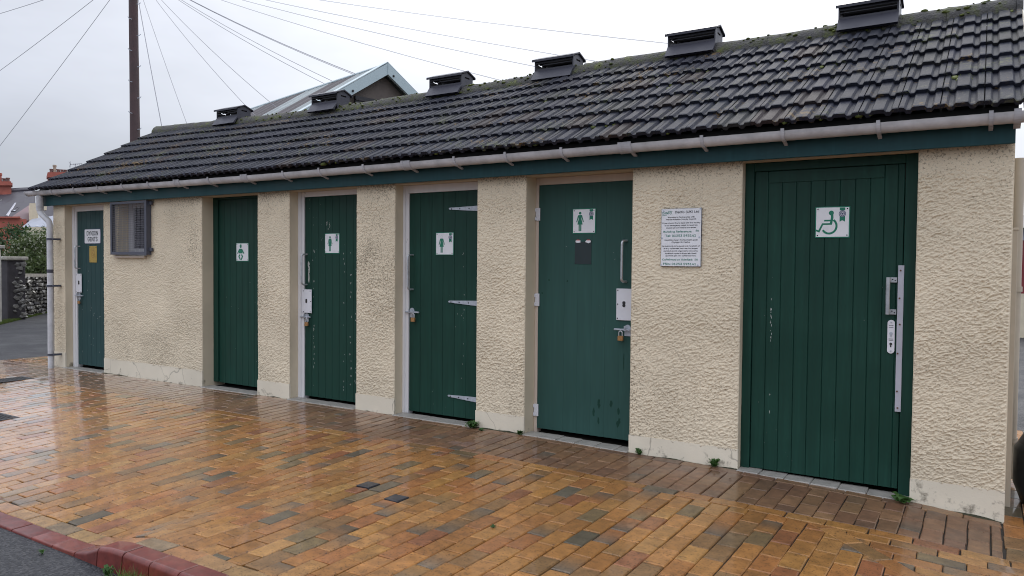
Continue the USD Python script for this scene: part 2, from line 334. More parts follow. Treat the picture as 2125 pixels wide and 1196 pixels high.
plain('silt', (.040, .040, .020), .9, vary=.5, scale=25, bump=.006, bscale=120)
plain('soil', (.05, .04, .03), .9, vary=.3, bump=.01, bscale=40)
plain('red_paint', (.16, .020, .024), .45, vary=.15)
plain('iron', (.016, .016, .018), .45, vary=.4, scale=30)

def leaf_look(name, a, b, scale=6.0, trans=.3):
    look(name, {'g': ('geometry', {}), 'n': ('noise_texture', {'scale': scale, 'detail': 3.0}), 'r': ('rgb_ramp', {'ramp': [(.3, a), (.7, b)]}),
                'p': ('principled_bsdf', {'roughness': .5, 'specular_ior_level': .3}), 't': ('translucent_bsdf', {}), 'm': ('mix_closure', {'fac': trans})},
         [('g.position', 'n.vector'), ('n.fac', 'r.fac'), ('r.color', 'p.base_color'), ('r.color', 't.color'), ('p.BSDF', 'm.closure1'), ('t.BSDF', 'm.closure2')], surface='m.closure')
leaf_look('weed_leaf', (.035, .085, .022), (.07, .15, .035), 40)
leaf_look('grass_leaf', (.05, .10, .02), (.13, .19, .05), 25)
leaf_look('bush_leaf', (.035, .060, .018), (.095, .12, .045), 3)
leaf_look('hedge_leaf', (.018, .040, .014), (.04, .075, .026), 3)
leaf_look('blossom', (.30, .32, .24), (.50, .50, .40), 9)
leaf_look('verge_grass', (.05, .085, .018), (.10, .13, .03), 6)
leaf_look('moss', (.045, .060, .012), (.12, .14, .022), 18, .1)

look('roof_tile', {'g': ('geometry', {}), 'at': ('attribute', {'attribute': 'tint'}),
    'n': ('noise_texture', {'scale': 7.0, 'detail': 6.0, 'roughness': .68}), 'nm': ('map_range', {'from_min': .3, 'from_max': .72, 'to_min': .7, 'to_max': 1.25}),
    'mul': ('vector_math', {'math_type': 'scale'}),
    'l': ('noise_texture', {'scale': 26.0, 'detail': 4.0, 'roughness': .7}), 'lb': ('noise_texture', {'scale': 2.1, 'detail': 2.0}),
    'la': ('math', {'math_type': 'multiply_add', 'value2': .55}), 'lm': ('map_range', {'from_min': .855, 'from_max': .94, 'to_min': 0., 'to_max': .7, 'clamp': True}),
    'lc': ('noise_texture', {'scale': 4.0, 'detail': 1.0}), 'lr': ('rgb_ramp', {'ramp': [(.36, (.08, .095, .03)), (.5, (.085, .085, .070)), (.62, (.16, .10, .03))]}),
    'mix': ('mix_color', {}), 'f': ('noise_texture', {'scale': 150., 'detail': 3.}), 'b': ('bump', {'strength': .7, 'distance': .004}),
    'p': ('principled_bsdf', {'roughness': .66, 'specular_ior_level': .26})},
    [('g.position', 'n.vector'), ('n.fac', 'nm.value'), ('at.color', 'mul.vector1'), ('nm.result', 'mul.scale'), ('g.position', 'l.vector'), ('g.position', 'lb.vector'), ('lb.fac', 'la.value1'), ('l.fac', 'la.value3'),
     ('la.value', 'lm.value'), ('g.position', 'lc.vector'), ('lc.fac', 'lr.fac'), ('mul.vector', 'mix.a'), ('lr.color', 'mix.b'), ('lm.result', 'mix.fac'), ('mix.result', 'p.base_color'),
     ('g.position', 'f.vector'), ('f.fac', 'b.height'), ('b.normal', 'p.normal')])

look('ridge_concrete', {'g': ('geometry', {}), 'n': ('noise_texture', {'scale': 9.0, 'detail': 6.0, 'roughness': .7}),
    'r': ('rgb_ramp', {'ramp': [(.30, (.030, .030, .032)), (.46, (.055, .052, .048)), (.57, (.050, .055, .024)), (.66, (.085, .10, .022)), (.74, (.15, .10, .03))]}),
    'f': ('noise_texture', {'scale': 60., 'detail': 5.}), 'b': ('bump', {'strength': 1., 'distance': .02}), 'p': ('principled_bsdf', {'roughness': .8})},
    [('g.position', 'n.vector'), ('n.fac', 'r.fac'), ('r.color', 'p.base_color'), ('g.position', 'f.vector'), ('f.fac', 'b.height'), ('b.normal', 'p.normal')])

# ------------------------------------------------------------------ ground heights
_zw = ([-30, -12, -10, -6, -3, -2.2, -1.4, -.34, .144, 2, 6], [-.03, -.02, 0, .018, .015, -.002, -.01, -.045, -.085, -.12, -.13])
KERB_IN, KERB_OUT, ROAD_Z = -3.10, -3.215, -.095
def gz(x, y):
    x = np.asarray(x, float); y = np.asarray(y, float)
    t = np.clip(-y / 3.1, 0, 1.05)
    zw = np.interp(x, *_zw)
    s = 1 / (1 + np.exp(-(x + 3.72) / (.055 + .30 * (1 - np.clip(t, 0, 1)))))
    zk = -.085 + .093 * s - .004 * np.clip(x + 2, 0, 4)
    tt = t ** 1.35
    return zw * (1 - tt) + zk * tt
def kerb_z(x):
    return -.085 + .093 / (1 + np.exp(-(np.asarray(x, float) + 3.72) / .055)) - .004 * np.clip(np.asarray(x, float) + 2, 0, 4)

# ------------------------------------------------------------------ terrain, roads
def sheet(xs, ys, zf):
    X, Y = np.meshgrid(xs, ys, indexing='ij'); Z = zf(X, Y); n, m = X.shape
    V = np.stack([X.ravel(), Y.ravel(), np.broadcast_to(Z, X.shape).ravel()], 1); I = np.arange(n * m).reshape(n, m)
    a, b, c, d = I[:-1, :-1].ravel(), I[1:, :-1].ravel(), I[1:, 1:].ravel(), I[:-1, 1:].ravel()
    return V, np.vstack([np.stack([a, b, c], 1), np.stack([a, c, d], 1)])
obj('ground', sheet(np.linspace(-400, 400, 9), np.linspace(-400, 400, 9), lambda x, y: -.32 + 0 * x), 'soil', kind='structure', label='dark open ground reaching to the horizon')
obj('road', sheet(np.linspace(-14, 30, 40), np.linspace(-30, KERB_OUT + .02, 30), lambda x, y: ROAD_Z + .006 * np.sin(x * 1.3) * np.sin(y * 2.1)), 'asphalt', kind='structure', label='dark wet asphalt road beside the red kerb')
obj('yard', sheet(np.linspace(-80, -11.74, 60), np.linspace(-30, 60, 60), lambda x, y: -.028 + 0 * x), 'asphalt', kind='structure', label='dark asphalt yard beyond the left end of the block')
obj('side_road', sheet(np.linspace(1.2, 60, 20), np.linspace(-3.2, 60, 30), lambda x, y: -.14 + 0 * x), 'asphalt', kind='structure', label='dark asphalt beyond the right end of the block')
obj('side_road', sheet(np.linspace(-.2, 1.199, 4), np.linspace(3.2, 60, 12), lambda x, y: -.14 + 0 * x), 'asphalt', kind='structure', label='narrow dark asphalt strip behind the right end of the block')

# ------------------------------------------------------------------ pavers
def brick(poly, ang_hint=0, top=0.0, c=.0048, depth=.035):
    """a paver with a convex plan outline, its top following the ground, edges eased"""
    p = np.asarray(poly, float); n = len(p)
    if Polygon(p).exterior.is_ccw is False: p = p[::-1]
    ctr = p.mean(0); inner = []
    e = np.roll(p, -1, 0) - p; L = np.linalg.norm(e, axis=1)[:, None]; e = e / np.maximum(L, 1e-9)
    nin = np.stack([-e[:, 1], e[:, 0]], 1)
    for i in range(n):
        b = nin[i - 1] + nin[i]; b = b / max(np.dot(b, nin[i]), .35); inner.append(p[i] + b * c)
    inner = np.array(inner)
    tilt = RNG.normal(0, .006, 2); dz = RNG.normal(0, .0009) + top
    zf = lambda q: gz(q[:, 0], q[:, 1]) + dz + (q - ctr) @ tilt
    V = np.vstack([np.column_stack([inner, zf(inner)]), np.column_stack([p, zf(p) - .0042]), np.column_stack([p, zf(p) - depth])])
    F = [[0, i, i + 1] for i in range(1, n - 1)]
    for r in (0, n):
        for i in range(n):
            j = (i + 1) % n; F += [[r + i, r + n + i, r + n + j], [r + i, r + n + j, r + j]]
    return V, np.array(F)
def rect(x0, x1, y0, y1, gap=.0062, jit=.0013, gapy=None):
    j = RNG.normal(0, jit, (4, 2)); g = gap / 2; h = g if gapy is None else gapy / 2
    return np.array([[x0 + g, y0 + h], [x1 - g, y0 + h], [x1 - g, y1 - h], [x0 + g, y1 - h]]) + j * 1.5
def clip(poly, region):
    q = Polygon(poly).intersection(region)
    if q.is_empty or q.geom_type != 'Polygon' or q.area < .0012: return None
    c = np.array(q.simplify(.002).exterior.coords)[:-1]
    return c if len(c) >= 3 else None
YEL = [((.345, .160, .044), 5), ((.305, .136, .038), 4.5), ((.365, .182, .056), 3), ((.300, .122, .038), 2.2), ((.225, .120, .046), 2), ((.160, .108, .050), .8), ((.100, .078, .048), .35), ((.235, .092, .038), .7)]
BRN = [((.225, .122, .064), 4), ((.190, .103, .056), 3), ((.245, .135, .070), 2), ((.172, .096, .056), 2)]
EDG = [((.31, .18, .070), 3), ((.33, .160, .055), 2), ((.21, .150, .080), 1.5), ((.27, .12, .050), 1)]
def pick(pal):
    w = np.array([p[1] for p in pal]); i = RNG.choice(len(pal), p=w / w.sum())
    return np.array(pal[i][0]) * RNG.normal(1, .07) * (1 + RNG.normal(0, .02, 3))
def paint(v, pal, fadep=.22):
    c = np.tile(pick(pal), (len(v), 1))
    if RNG.random() < fadep:          # kiln flashed end
        d = pick(pal) if RNG.random() < .4 else np.array((.115, .095, .07)) * RNG.normal(1, .15)
        ax = 1 if np.ptp(v[:, 1]) > np.ptp(v[:, 0]) else 0
        t = (v[:, ax] - v[:, ax].min()) / max(np.ptp(v[:, ax]), 1e-6)
        if RNG.random() < .5: t = 1 - t
        c = c * (1 - t[:, None] * .9) + d * t[:, None] * .9
    return np.clip(c, .01, .9)
PITCH_W, PITCH_L = .1085, .2165
DIAG = (-.80, -.815)
yellow_region = Polygon([(-11.75, -.815), (DIAG[0], DIAG[1]), (DIAG[0] + 2.18, DIAG[1] - 2.18), (-11.75, -2.992)]).buffer(-.0005)
dw = PITCH_W * math.sqrt(2)
right_region = Polygon([(DIAG[0] + dw, -.815), (2.4, -.815), (2.4, -2.992), (DIAG[0] + dw + 2.177, -2.992)]).buffer(-.0005)
diag_region = Polygon([(DIAG[0] + .002, -.815), (DIAG[0] + dw - .002, -.815), (DIAG[0] + dw + 2.175, -2.992), (DIAG[0] + 2.18, -2.992)])
pavers = []    # (vertices, faces, tint)
special = {}
x, col = -11.75, 0
while x < 2.0:
    off = (col % 2) * PITCH_L * .5 + RNG.normal(0, .012); y = -.815 - off + PITCH_L
    while y > -3.0:
        y0 = y - PITCH_L
        r = clip(rect(x, x + PITCH_W, y0, y), yellow_region)
        if r is not None:
            dark = any(abs(x + PITCH_W / 2 - a) < .055 and abs((y + y0) / 2 - b) < .11 for a, b in ((-3.19, -1.89), (-2.90, -1.995)))
            if dark:                                              # a loose dark half set a little proud
                ym = (y + y0) / 2
                for a, b, up in ((y0, ym, 0.), (ym, y, .006)):
                    m = brick(rect(x, x + PITCH_W, a, b), top=up); pavers.append((*m, np.tile((.022, .022, .026), (len(m[0]), 1)) if up else paint(m[0], YEL)))
            else:
                m = brick(r); pavers.append((*m, paint(m[0], YEL)))
        y = y0
    x += PITCH_W; col += 1
y, row = -.815, 0
while y > -3.0:
    x = -1.0 - (row % 2) * PITCH_L * .5 + RNG.normal(0, .01)
    while x < 2.4:
        r = clip(rect(x, x + PITCH_L, y - PITCH_W, y), right_region)
        if r is not None:
            m = brick(r); pavers.append((*m, paint(m[0], YEL)))
        x += PITCH_L
    y -= PITCH_W; row += 1
s = 0.0
while s < 3.2:                                                  # diagonal course at the corner
    o = np.array(DIAG) + np.array([1, -1]) / math.sqrt(2) * (s - .1); e = np.array([1, -1]) / math.sqrt(2); nrm = np.array([1, 1]) / math.sqrt(2)
    g = .002
    r = clip(np.array([o + e * g + nrm * g, o + e * (PITCH_L - g) + nrm * g, o + e * (PITCH_L - g) + nrm * (PITCH_W - g), o + e * g + nrm * (PITCH_W - g)]), diag_region)
    if r is not None:
        m = brick(r); pavers.append((*m, paint(m[0], YEL)))
    s += PITCH_L
x = -11.75
while x < 2.4:                                                  # stretcher course between yellow and brown
    m = brick(rect(x, min(x + PITCH_L, 2.4), -.8145, -.707)); pavers.append((*m, paint(m[0], YEL))); x += PITCH_L
x = -11.75
while x < 2.4:                                                  # course along the kerb
    m = brick(rect(x, min(x + PITCH_L, 2.4), KERB_IN + .002, -2.994)); pavers.append((*m, paint(m[0], EDG))); x += PITCH_L

def emit(name, items, mat, parent, limit=300, stuff_name=None, label=None):
    order = sorted(range(len(items)), key=lambda i: -shown(items[i][0].mean(0)))
    for i in order[:limit]:
        v, f, t = items[i]; obj(name, (v, f), mat, parent, tint=t)
    rest = order[limit:]
    if rest:
        p = obj(stuff_name or name + '_field', cat([items[i][:2] for i in rest]), mat, parent, tint=np.vstack([items[i][2] for i in rest]), kind='stuff', label=label)
pv = obj('pavement', sheet(np.linspace(-11.75, 2.4, 120), np.linspace(KERB_IN - .0, -.72, 40), lambda x, y: gz(x, y) - .0115), 'joint', kind='structure', label='wet pavement of yellow and orange brick pavers with dark joints')
emit('brick', pavers, 'yellow_paver', pv, 300, 'far_bricks')

browns = []
x, col = -11.75, 0
while x < .13:
    y = -.706 + [.0, .1, .06][col % 3] * 0 
    cuts = [-.706, -.706 + PITCH_L * (.55 if col % 2 else 1), ]
    while cuts[-1] < -.12: cuts.append(cuts[-1] + PITCH_L)
    cuts[-1] = -.1095
    if cuts[-1] - cuts[-2] < .05: del cuts[-2]
    for a, b in zip(cuts[:-1], cuts[1:]):
        m = brick(rect(x, min(x + PITCH_W, .132), a, b, gap=.0068, gapy=.0025)); browns.append((*m, paint(m[0], BRN, .1)))
    x += PITCH_W; col += 1
x = -11.75
while x < .13:
    m = brick(rect(x, min(x + PITCH_L, .132), -.1085, -.004, gap=.004)); browns.append((*m, paint(m[0], BRN, .1))); x += PITCH_L
wk = obj('walkway', sheet(np.linspace(-11.75, .135, 90), np.linspace(-.7199, .3, 14), lambda x, y: gz(x, np.minimum(y, 0)) - .0115), 'joint', kind='structure', label='wet strip of brown brick pavers along the foot of the wall')
emit('brick', browns, 'brown_paver', wk, 300, 'far_bricks')

lefts = []
x, ci = -11.75, 0
while x < -10.46:
    y = -.004 + (ci % 2) * PITCH_L * .5 - PITCH_L
    while y < 3.2:
        r = clip(rect(x, x + PITCH_W, y, y + PITCH_L), sbox(-11.75, 0., -10.455, 3.2))
        if r is not None:
            m = brick(r); lefts.append((*m, paint(m[0], YEL)))
        y += PITCH_L
    x += PITCH_W; ci += 1
lp = obj('end_path', sheet(np.linspace(-11.75, -10.4, 12), np.linspace(.3001, 3.2, 24), lambda x, y: gz(x, np.minimum(y, 0)) - .0115), 'joint', kind='structure', label='brick path round the left end of the block')
emit('brick', lefts, 'yellow_paver', lp, 200, 'far_bricks')

sides = []
for ci, x in enumerate(np.arange(.139, 1.15, PITCH_W)):
    y = -.706 - (ci % 2) * .1
    while y < 3.1:
        y1 = min(y + PITCH_L, 3.1)
        if y1 > -.70: 
            m = brick(rect(x, x + PITCH_W, max(y, -.706), y1)); sides.append((*m, paint(m[0], YEL)))
        y = y1
sp = obj('side_path', sheet(np.linspace(.1351, 1.2, 12), np.linspace(-.7199, 3.2, 24), lambda x, y: gz(x, np.minimum(y, 0)) - .0115), 'joint', kind='structure', label='brick path round the right end of the block')
emit('brick', sides, 'yellow_paver', sp, 120, 'far_bricks')

# kerb
ks = thing('kerb', 'red precast kerb stones edging the brick pavement, dropped towards the left', None, (-3.7, -3.15, -.1), kind='structure')
RED = [((.115, .023, .018), 3), ((.135, .030, .022), 2), ((.095, .022, .018), 1)]
x = -9.4
while x < 2.3:
    x0, x1 = x + .0035, x + .2095
    prof = []
    R = .024
    for xx in (x0, x0 + .004, (x0 + x1) / 2, x1 - .004, x1):
        inset = .003 if xx in (x0, x1) else 0.
        zt = float(kerb_z(xx)) + .002 - inset
        hgt = max(zt - ROAD_Z, .0); rr = min(R, max(.004, hgt * .6))
        arc = [(KERB_OUT + rr - rr * math.sin(a), zt - rr + rr * math.cos(a)) for a in np.linspace(0, math.pi / 2, 6)]
        prof.append([(KERB_IN, -.2), (KERB_IN, zt - .004), (KERB_IN - .004, zt)] + arc + [(KERB_OUT - .012, ROAD_Z - .1)])
    V = np.array([[xx, a, b] for xx, pr in zip((x0, x0 + .004, (x0 + x1) / 2, x1 - .004, x1), prof) for a, b in pr]); n = len(prof[0]); F = []
    for i in range(4):
        for j in range(n):
            a, b = i * n + j, i * n + (j + 1) % n; F += [[a, a + n, b + n], [a, b + n, b]]
    for j in range(1, n - 1): F += [[0, j, j + 1], [4 * n, 4 * n + j + 1, 4 * n + j]]
    V[:, 2] += RNG.normal(0, .0015); c = pick(RED)
    obj('kerb_stone', (V, F), 'kerb_paver', ks, smooth=40, tint=[c])
    x += .213

# iron grates at far left
for (cx, cy, hx, hy, lab) in ((-9.7, -.93, .14, .26, 'black iron drain grate set in pavers near the left downpipe'), (-7.62, -2.02, .2, .2, 'black iron drain grate at the left edge of the pavement')):
    z = float(gz(cx, cy)) + .004
    g = thing('drain_grate', lab, 'drain grate', (cx, cy, z))
    obj('frame', cat([box(cx - hx, cx + hx, cy - hy, cy - hy + .025, z - .02, z + .006), box(cx - hx, cx + hx, cy + hy - .025, cy + hy, z - .02, z + .006), box(cx - hx, cx - hx + .025, cy - hy + .025, cy + hy - .025, z - .02, z + .006), box(cx + hx - .025, cx + hx, cy - hy + .025, cy + hy - .025, z - .02, z + .006)]), 'iron', g)
    obj('pit', box(cx - hx + .025, cx + hx - .025, cy - hy + .025, cy + hy - .025, z - .02, z + .0005), 'dark_interior', g)
    for k in np.arange(cx - hx + .045, cx + hx - .03, .034): obj('bar', box(k, k + .016, cy - hy + .025, cy + hy - .025, z + .001, z + .0055), 'iron', g)

# ------------------------------------------------------------------ the toilet block
BX0, BX1, BACK = -10.45, .144, 3.1
blk = thing('toilet_block', 'long low public toilet block with cream roughcast walls, green doors and dark tiled roof', 'building', (-5.15, 1.55, 0))
PIERS = [(BX0, -10.176), (-9.264, -7.325), (-6.402, -5.924), (-5.007, -4.535), (-3.626, -3.148), (-2.221, -1.412), (-.344, BX1)]
PL_TOP = [.183, .18, .16, .155, .147, .118, .085]
WTOP = 2.30
WIN = (-8.93, -8.36, 1.47, 2.13)     # window opening in the second pier
WALL_D = .30
pieces = []
for i, (a, b) in enumerate(PIERS):
    if i == 1:
        x0, x1, z0, z1 = WIN
        pieces += [box(a, x0, .012, WALL_D, -.3, WTOP), box(x1, b, .012, WALL_D, -.3, WTOP), box(x0, x1, .012, WALL_D, -.3, z0), box(x0, x1, .012, WALL_D, z1, WTOP)]
    else:
        pieces.append(box(a, b, .012, WALL_D, -.3, WTOP))
OPEN = [(PIERS[i][1], PIERS[i + 1][0]) for i in range(6)]
for a, b in OPEN: pieces.append(box(a, b, .012, WALL_D, 2.118, WTOP))
wl = obj('wall', cat(pieces), 'smooth_render', blk)
obj('side_wall', cat([box(BX0, BX0 + .2, WALL_D, BACK - .2, -.3, 2.3), box(BX0, BX1, BACK - .2, BACK, -.3, 2.25)]), 'smooth_render', blk)
obj('floor', box(BX0 + .2, BX1 - .2, WALL_D, BACK - .2, -.3, -.02), 'dark_interior', blk)
gy = [(0.0, 2.3), (BACK - .0, 2.3), (1.62, 3.28)]
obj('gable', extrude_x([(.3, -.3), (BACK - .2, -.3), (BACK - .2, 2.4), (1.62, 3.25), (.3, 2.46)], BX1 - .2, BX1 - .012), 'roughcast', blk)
obj('gable', extrude_x([(WALL_D, 2.3), (BACK - .2, 2.3), (BACK - .2, 2.4), (1.62, 3.25), (.3, 2.46)], BX0 + .012, BX0 + .2), 'smooth_render', blk)

def rough_panel(x0, x1, z0, z1, step, seed, yb=.012, hole=None):
    """thrown roughcast: lumps of mortar standing out of the coat, its lower lip uneven"""
    nx, nz = max(3, int((x1 - x0) / step)), max(3, int((z1 - z0) / step))
    X, Z = np.meshgrid(np.linspace(x0, x1, nx + 1), np.linspace(z0, z1, nz + 1), indexing='ij')
    P = np.stack([X * 86, np.full_like(X, seed * 3.7), Z * 104], -1)
    w = meshkit.fbm(np.stack([X * 9, np.full_like(X, 5.), Z * 9], -1), 2, 11)
    P[..., 0] += 4.5 * w; P[..., 2] += 4 * w
    a = meshkit.noise(P, 3); c = meshkit.noise(P * .45, 21)
    r = 1 - np.abs(2 * a - 1)                             # worm like ridges
    q_ = np.clip((r - .38) / .30, 0, 1); q_ = q_ * q_ * (3 - 2 * q_)
    a2 = meshkit.noise(P * .8 + 31.7, 13); b = meshkit.noise(P * 1.45 + 7.3, 9); sm_ = lambda v, lo, w_: (lambda u: u * u * (3 - 2 * u))(np.clip((v - lo) / w_, 0, 1))
    h = .48 * sm_(a2, .38, .26) + .40 * sm_(b, .40, .25) + .16 * q_ + .10 * c
    top = np.clip((2.06 - Z) / .12, 0.25, 1)
    amp = .55 + .95 * meshkit.fbm(np.stack([X * 3.1, np.full_like(X, 2.), Z * 3.1], -1), 3, 17)
    d = .003 + .0085 * h * top * amp
    ex = np.minimum(X - x0, x1 - X); d = d * np.clip(ex / .008, .25, 1)
    zlip = Z + (meshkit.noise(np.stack([X * 40, X * 0 + 2, X * 0], -1), 5) - .5) * .016 * np.clip(1 - (Z - z0) / .03, 0, 1)
    Y = yb - d
    V = np.stack([X, Y, zlip], -1).reshape(-1, 3); I = np.arange(V.shape[0]).reshape(nx + 1, nz + 1)
    A, B, C, D = I[:-1, :-1], I[1:, :-1], I[1:, 1:], I[:-1, 1:]
    keep = np.ones(A.shape, bool)
    if hole:
        cx, cz = X[:-1, :-1] + step / 2, Z[:-1, :-1] + step / 2
        keep = ~((cx > hole[0]) & (cx < hole[1]) & (cz > hole[2]) & (cz < hole[3]))
    F = np.vstack([np.stack([A[keep], B[keep], C[keep]], 1), np.stack([A[keep], C[keep], D[keep]], 1)])
    # close the rim back to the wall
    rim = [I[:, 0], I[::-1, -1], I[0, ::-1], I[-1, :]]
    for e in rim:
        n0 = len(V); back = V[e].copy(); back[:, 1] = yb + .003; V = np.vstack([V, back]); k = np.arange(len(e) - 1)
        F = np.vstack([F, np.stack([e[k + 1], e[k], n0 + k], 1), np.stack([e[k + 1], n0 + k, n0 + k + 1], 1)])
    return V, F
steps = [.008, .0062, .0055, .0050, .0046, .0042, .0038]
for i, (a, b) in enumerate(PIERS):
    pm = rough_panel(a - .001, b + .001, PL_TOP[i], 2.26, steps[i], i + 1, hole=WIN if i == 1 else None)
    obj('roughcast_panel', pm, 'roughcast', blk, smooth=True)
    zb = float(min(gz(a, 0), gz(b, 0))) - .06
    n = 40; xs = np.linspace(a - .003, b + .003, n); zs = np.linspace(zb, PL_TOP[i] + .012, 12)
    X, Z = np.meshgrid(xs, zs, indexing='ij'); Y = .004 - .005 * meshkit.fbm(np.stack([X * 7, X * 0 + i, Z * 7], -1), 3, 4)
    V = np.stack([X, Y, Z], -1).reshape(-1, 3); I = np.arange(len(V)).reshape(n, 12); A, B, C, D = I[:-1, :-1].ravel(), I[1:, :-1].ravel(), I[1:, 1:].ravel(), I[:-1, 1:].ravel()
    F = np.vstack([np.stack([A, B, C], 1), np.stack([A, C, D], 1)])
    for e in (I[0, ::-1], I[-1, :], I[::-1, -1]):
        n0 = len(V); back = V[e].copy(); back[:, 1] = .02; V = np.vstack([V, back]); k = np.arange(len(e) - 1)
        F = np.vstack([F, np.stack([e[k + 1], e[k], n0 + k], 1), np.stack([e[k + 1], n0 + k, n0 + k + 1], 1)])
    obj('plinth', (V, F), 'plinth_render', blk, smooth=40)
# return of the roughcast round the right corner
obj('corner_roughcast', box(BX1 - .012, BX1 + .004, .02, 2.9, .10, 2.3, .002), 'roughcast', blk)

# ------------------------------------------------------------------ doors
def screws(parent, pts, y, r=.005, mat='print_black', name='screw'):
    for (x, z) in pts: obj(name, cyl_y(x, z, r, y - .0015, y + .004, 8), mat, parent)
def hasp(parent, x0, x1, z, y, hx):
    """sliding bolt on a plate with its staple"""
    obj('bolt', cat([tube([(x0, y - .020, z), (x1, y - .020, z)], .0075, 10), tube([(hx, y - .02, z), (hx, y - .034, z + .012), (hx, y - .034, z + .03)], .006, 8)]), 'galvanised', parent, smooth=35)
    obj('hasp_plate', cat([fprism(Point(hx + .012, z + .012).buffer(.026).union(sbox(hx - .014, z - .05, hx + .038, z + .012)), y - .004, y), box(hx - .012, hx + .006, y - .028, y - .004, z - .01, z + .01, .002), box(hx + .024, hx + .038, y - .028, y - .004, z - .01, z + .01, .002)]), 'galvanised', parent)
def padlock(x, z, y, label, s=1.0):
    t = thing('padlock', label, 'padlock', (x, y, z))
    obj('body', box(x - .021 * s, x + .021 * s, y - .011, y + .009, z - .038 * s, z, .004), 'padlock_brass', t)
    th = np.linspace(0, math.pi, 10)
    obj('shackle', tube([(x - .014 * s, y - .001, z - .006)] + [(x - .014 * s * math.cos(a), y - .001, z + .020 * s + .015 * s * math.sin(a)) for a in th] + [(x + .014 * s, y - .001, z - .006)], .0042, 8), 'steel', t, smooth=40)
def pull_handle(parent, x, z0, z1, y, out, r=.0085):
    obj('pull_handle', tube(arcpath([(x + .018, y, z1), (x, y - out, z1), (x, y - out, z0), (x + .018, y, z0)], .028), r, 12), 'steel', parent, smooth=40)
def leaf(parent, x0, x1, z0, z1, y, edges, mat, groove=.006):
    """tongue and groove boards on a ledged backing"""
    obj('backing', box(x0 + .004, x1 - .004, y + .012, y + .040, z0 + .004, z1 - .002), mat, parent)
    for a, b in zip(edges[:-1], edges[1:]):
        g = .0009 if groove > .001 else .0002; c = groove * .5; e = RNG.normal(0, .0004)
        pr = [(a + g, y + .013), (a + g, y + c + e), (a + g + c, y + e), (b - g - c, y + e), (b - g, y + c + e), (b - g, y + .013)]
        m = trimesh.creation.extrude_polygon(Polygon(pr), z1 - z0, engine='earcut'); v = np.array(m.vertices)
        obj('board', (np.stack([v[:, 0], v[:, 1], v[:, 2] + z0], 1), np.array(m.faces)), mat, parent)
def frame(parent, x0, xi, x1, xj, zt, zi, y, mat, zb, strip=None, d=.075):
    """two jambs and a head; xi, xj and zi are the faces next to the leaf"""
    obj('jamb', box(x0, xi, y, y + d, zb, zt, .003), mat, parent); obj('jamb', box(xj, x1, y, y + d, zb, zt, .003), mat, parent)
    obj('head', box(xi + .0005, xj - .0005, y + .0012, y + d, zi, zt, .003), mat, parent)
    if strip: obj('stop', box(x0, strip, y - .012, y - .0005, zb, zt, .002), mat, parent)
def hinge_strap(parent, xtip, xroot, z, y, h0=.022, h1=.052):
    pr = Polygon([(xtip + .008, z - h0 / 2 + .006), (xroot, z - h1 * .62 + .006), (xroot, z + h1 * .38), (xtip + .008, z + h0 / 2), (xtip, z + h0 / 2 - .006), (xtip, z - h0 / 2 + .012)])
    p = obj('strap_hinge', fprism(pr, y - .005, y), 'galvanised', parent)
    screws(parent, [(xtip + .03, z), (xtip + .12, z - .001), (xtip + .22, z - .002)], y - .005, .006, 'iron', 'bolt_head')
def door(name_mat): return obj('door', box(0, 0.001, .29, .291, 0, .001), name_mat, blk)

def door_root(x0, x1, y, z0, z1, mat):
    """the part itself is the inner ledge behind the boards; boards, frame and fittings are its pieces"""
    return obj('door', box(x0 + .03, x1 - .03, y + .041, y + .058, z0 + .06, z0 + .20), mat, blk)
ZT = 2.117
# gents
y = .115; D = door_root(-10.10, -9.36, y + .012, .04, 2.04, 'gents_green_paint')
frame(D, -10.175, -10.092, -9.265, -9.34, ZT, 2.045, y, 'white_frame_paint', -.005, strip=-10.118)
leaf(D, -10.09, -9.342, .04, 2.043, y + .012, list(np.linspace(-10.088, -9.342, 8)), 'gents_green_paint')
pull_handle(D, -10.045, 1.30, 1.59, y + .012, .06)
obj('lock_plate', box(-10.098, -9.966, y - .006, y - .001, .987, 1.231, .002), 'white_plastic', D)
obj('key_slot', fprism(Point(-10.03, 1.105).buffer(.016).union(Point(-10.03, 1.125).buffer(.016)), y - .0085, y - .0055), 'dark_interior', D)
screws(D, [(-10.085, 1.215), (-9.98, 1.215), (-10.085, 1.0), (-9.98, 1.0)], y - .006)
hasp(D, -10.11, -9.93, .945, y + .010, -10.055)
padlock(-10.01, .875, y - .018, 'small tarnished brass padlock on the gents door at the far left')
# baby change
y = .15; D = door_root(-7.27, -6.43, y + .03, .05, 2.09, 'green_paint')
frame(D, -7.325, -7.245, -6.403, -6.46, ZT, 2.093, y, 'green_paint', .055)
leaf(D, -7.243, -6.46, .052, 2.09, y + .018, list(np.linspace(-7.243, -6.462, 9)), 'green_paint')
# first ladies
y = .13; D = door_root(-5.83, -5.08, y + .012, .04, 2.07, 'chipped_green_paint')
frame(D, -5.924, -5.848, -5.008, -5.075, ZT, 2.066, y, 'white_frame_paint', .01, strip=-5.885)
leaf(D, -5.846, -5.077, .045, 2.064, y + .012, list(np.linspace(-5.846, -5.077, 9)), 'chipped_green_paint', .004)
pull_handle(D, -5.832, 1.18, 1.487, y + .012, .06)
obj('lock_plate', box(-5.877, -5.733, y - .006, y - .001, .892, 1.131, .002), 'white_plastic', D)
obj('key_slot', fprism(Point(-5.807, 1.005).buffer(.013).union(Point(-5.807, 1.022).buffer(.013)), y - .0085, y - .0055), 'dark_interior', D)
screws(D, [(-5.845, 1.115), (-5.752, 1.115), (-5.845, .905), (-5.752, .905), (-5.748, 1.01)], y - .006)
hasp(D, -5.89, -5.748, .852, y + .010, -5.825)
padlock(-5.792, .80, y - .018, 'bright brass padlock under the white lock plate left of the chipped green door', 1.05)
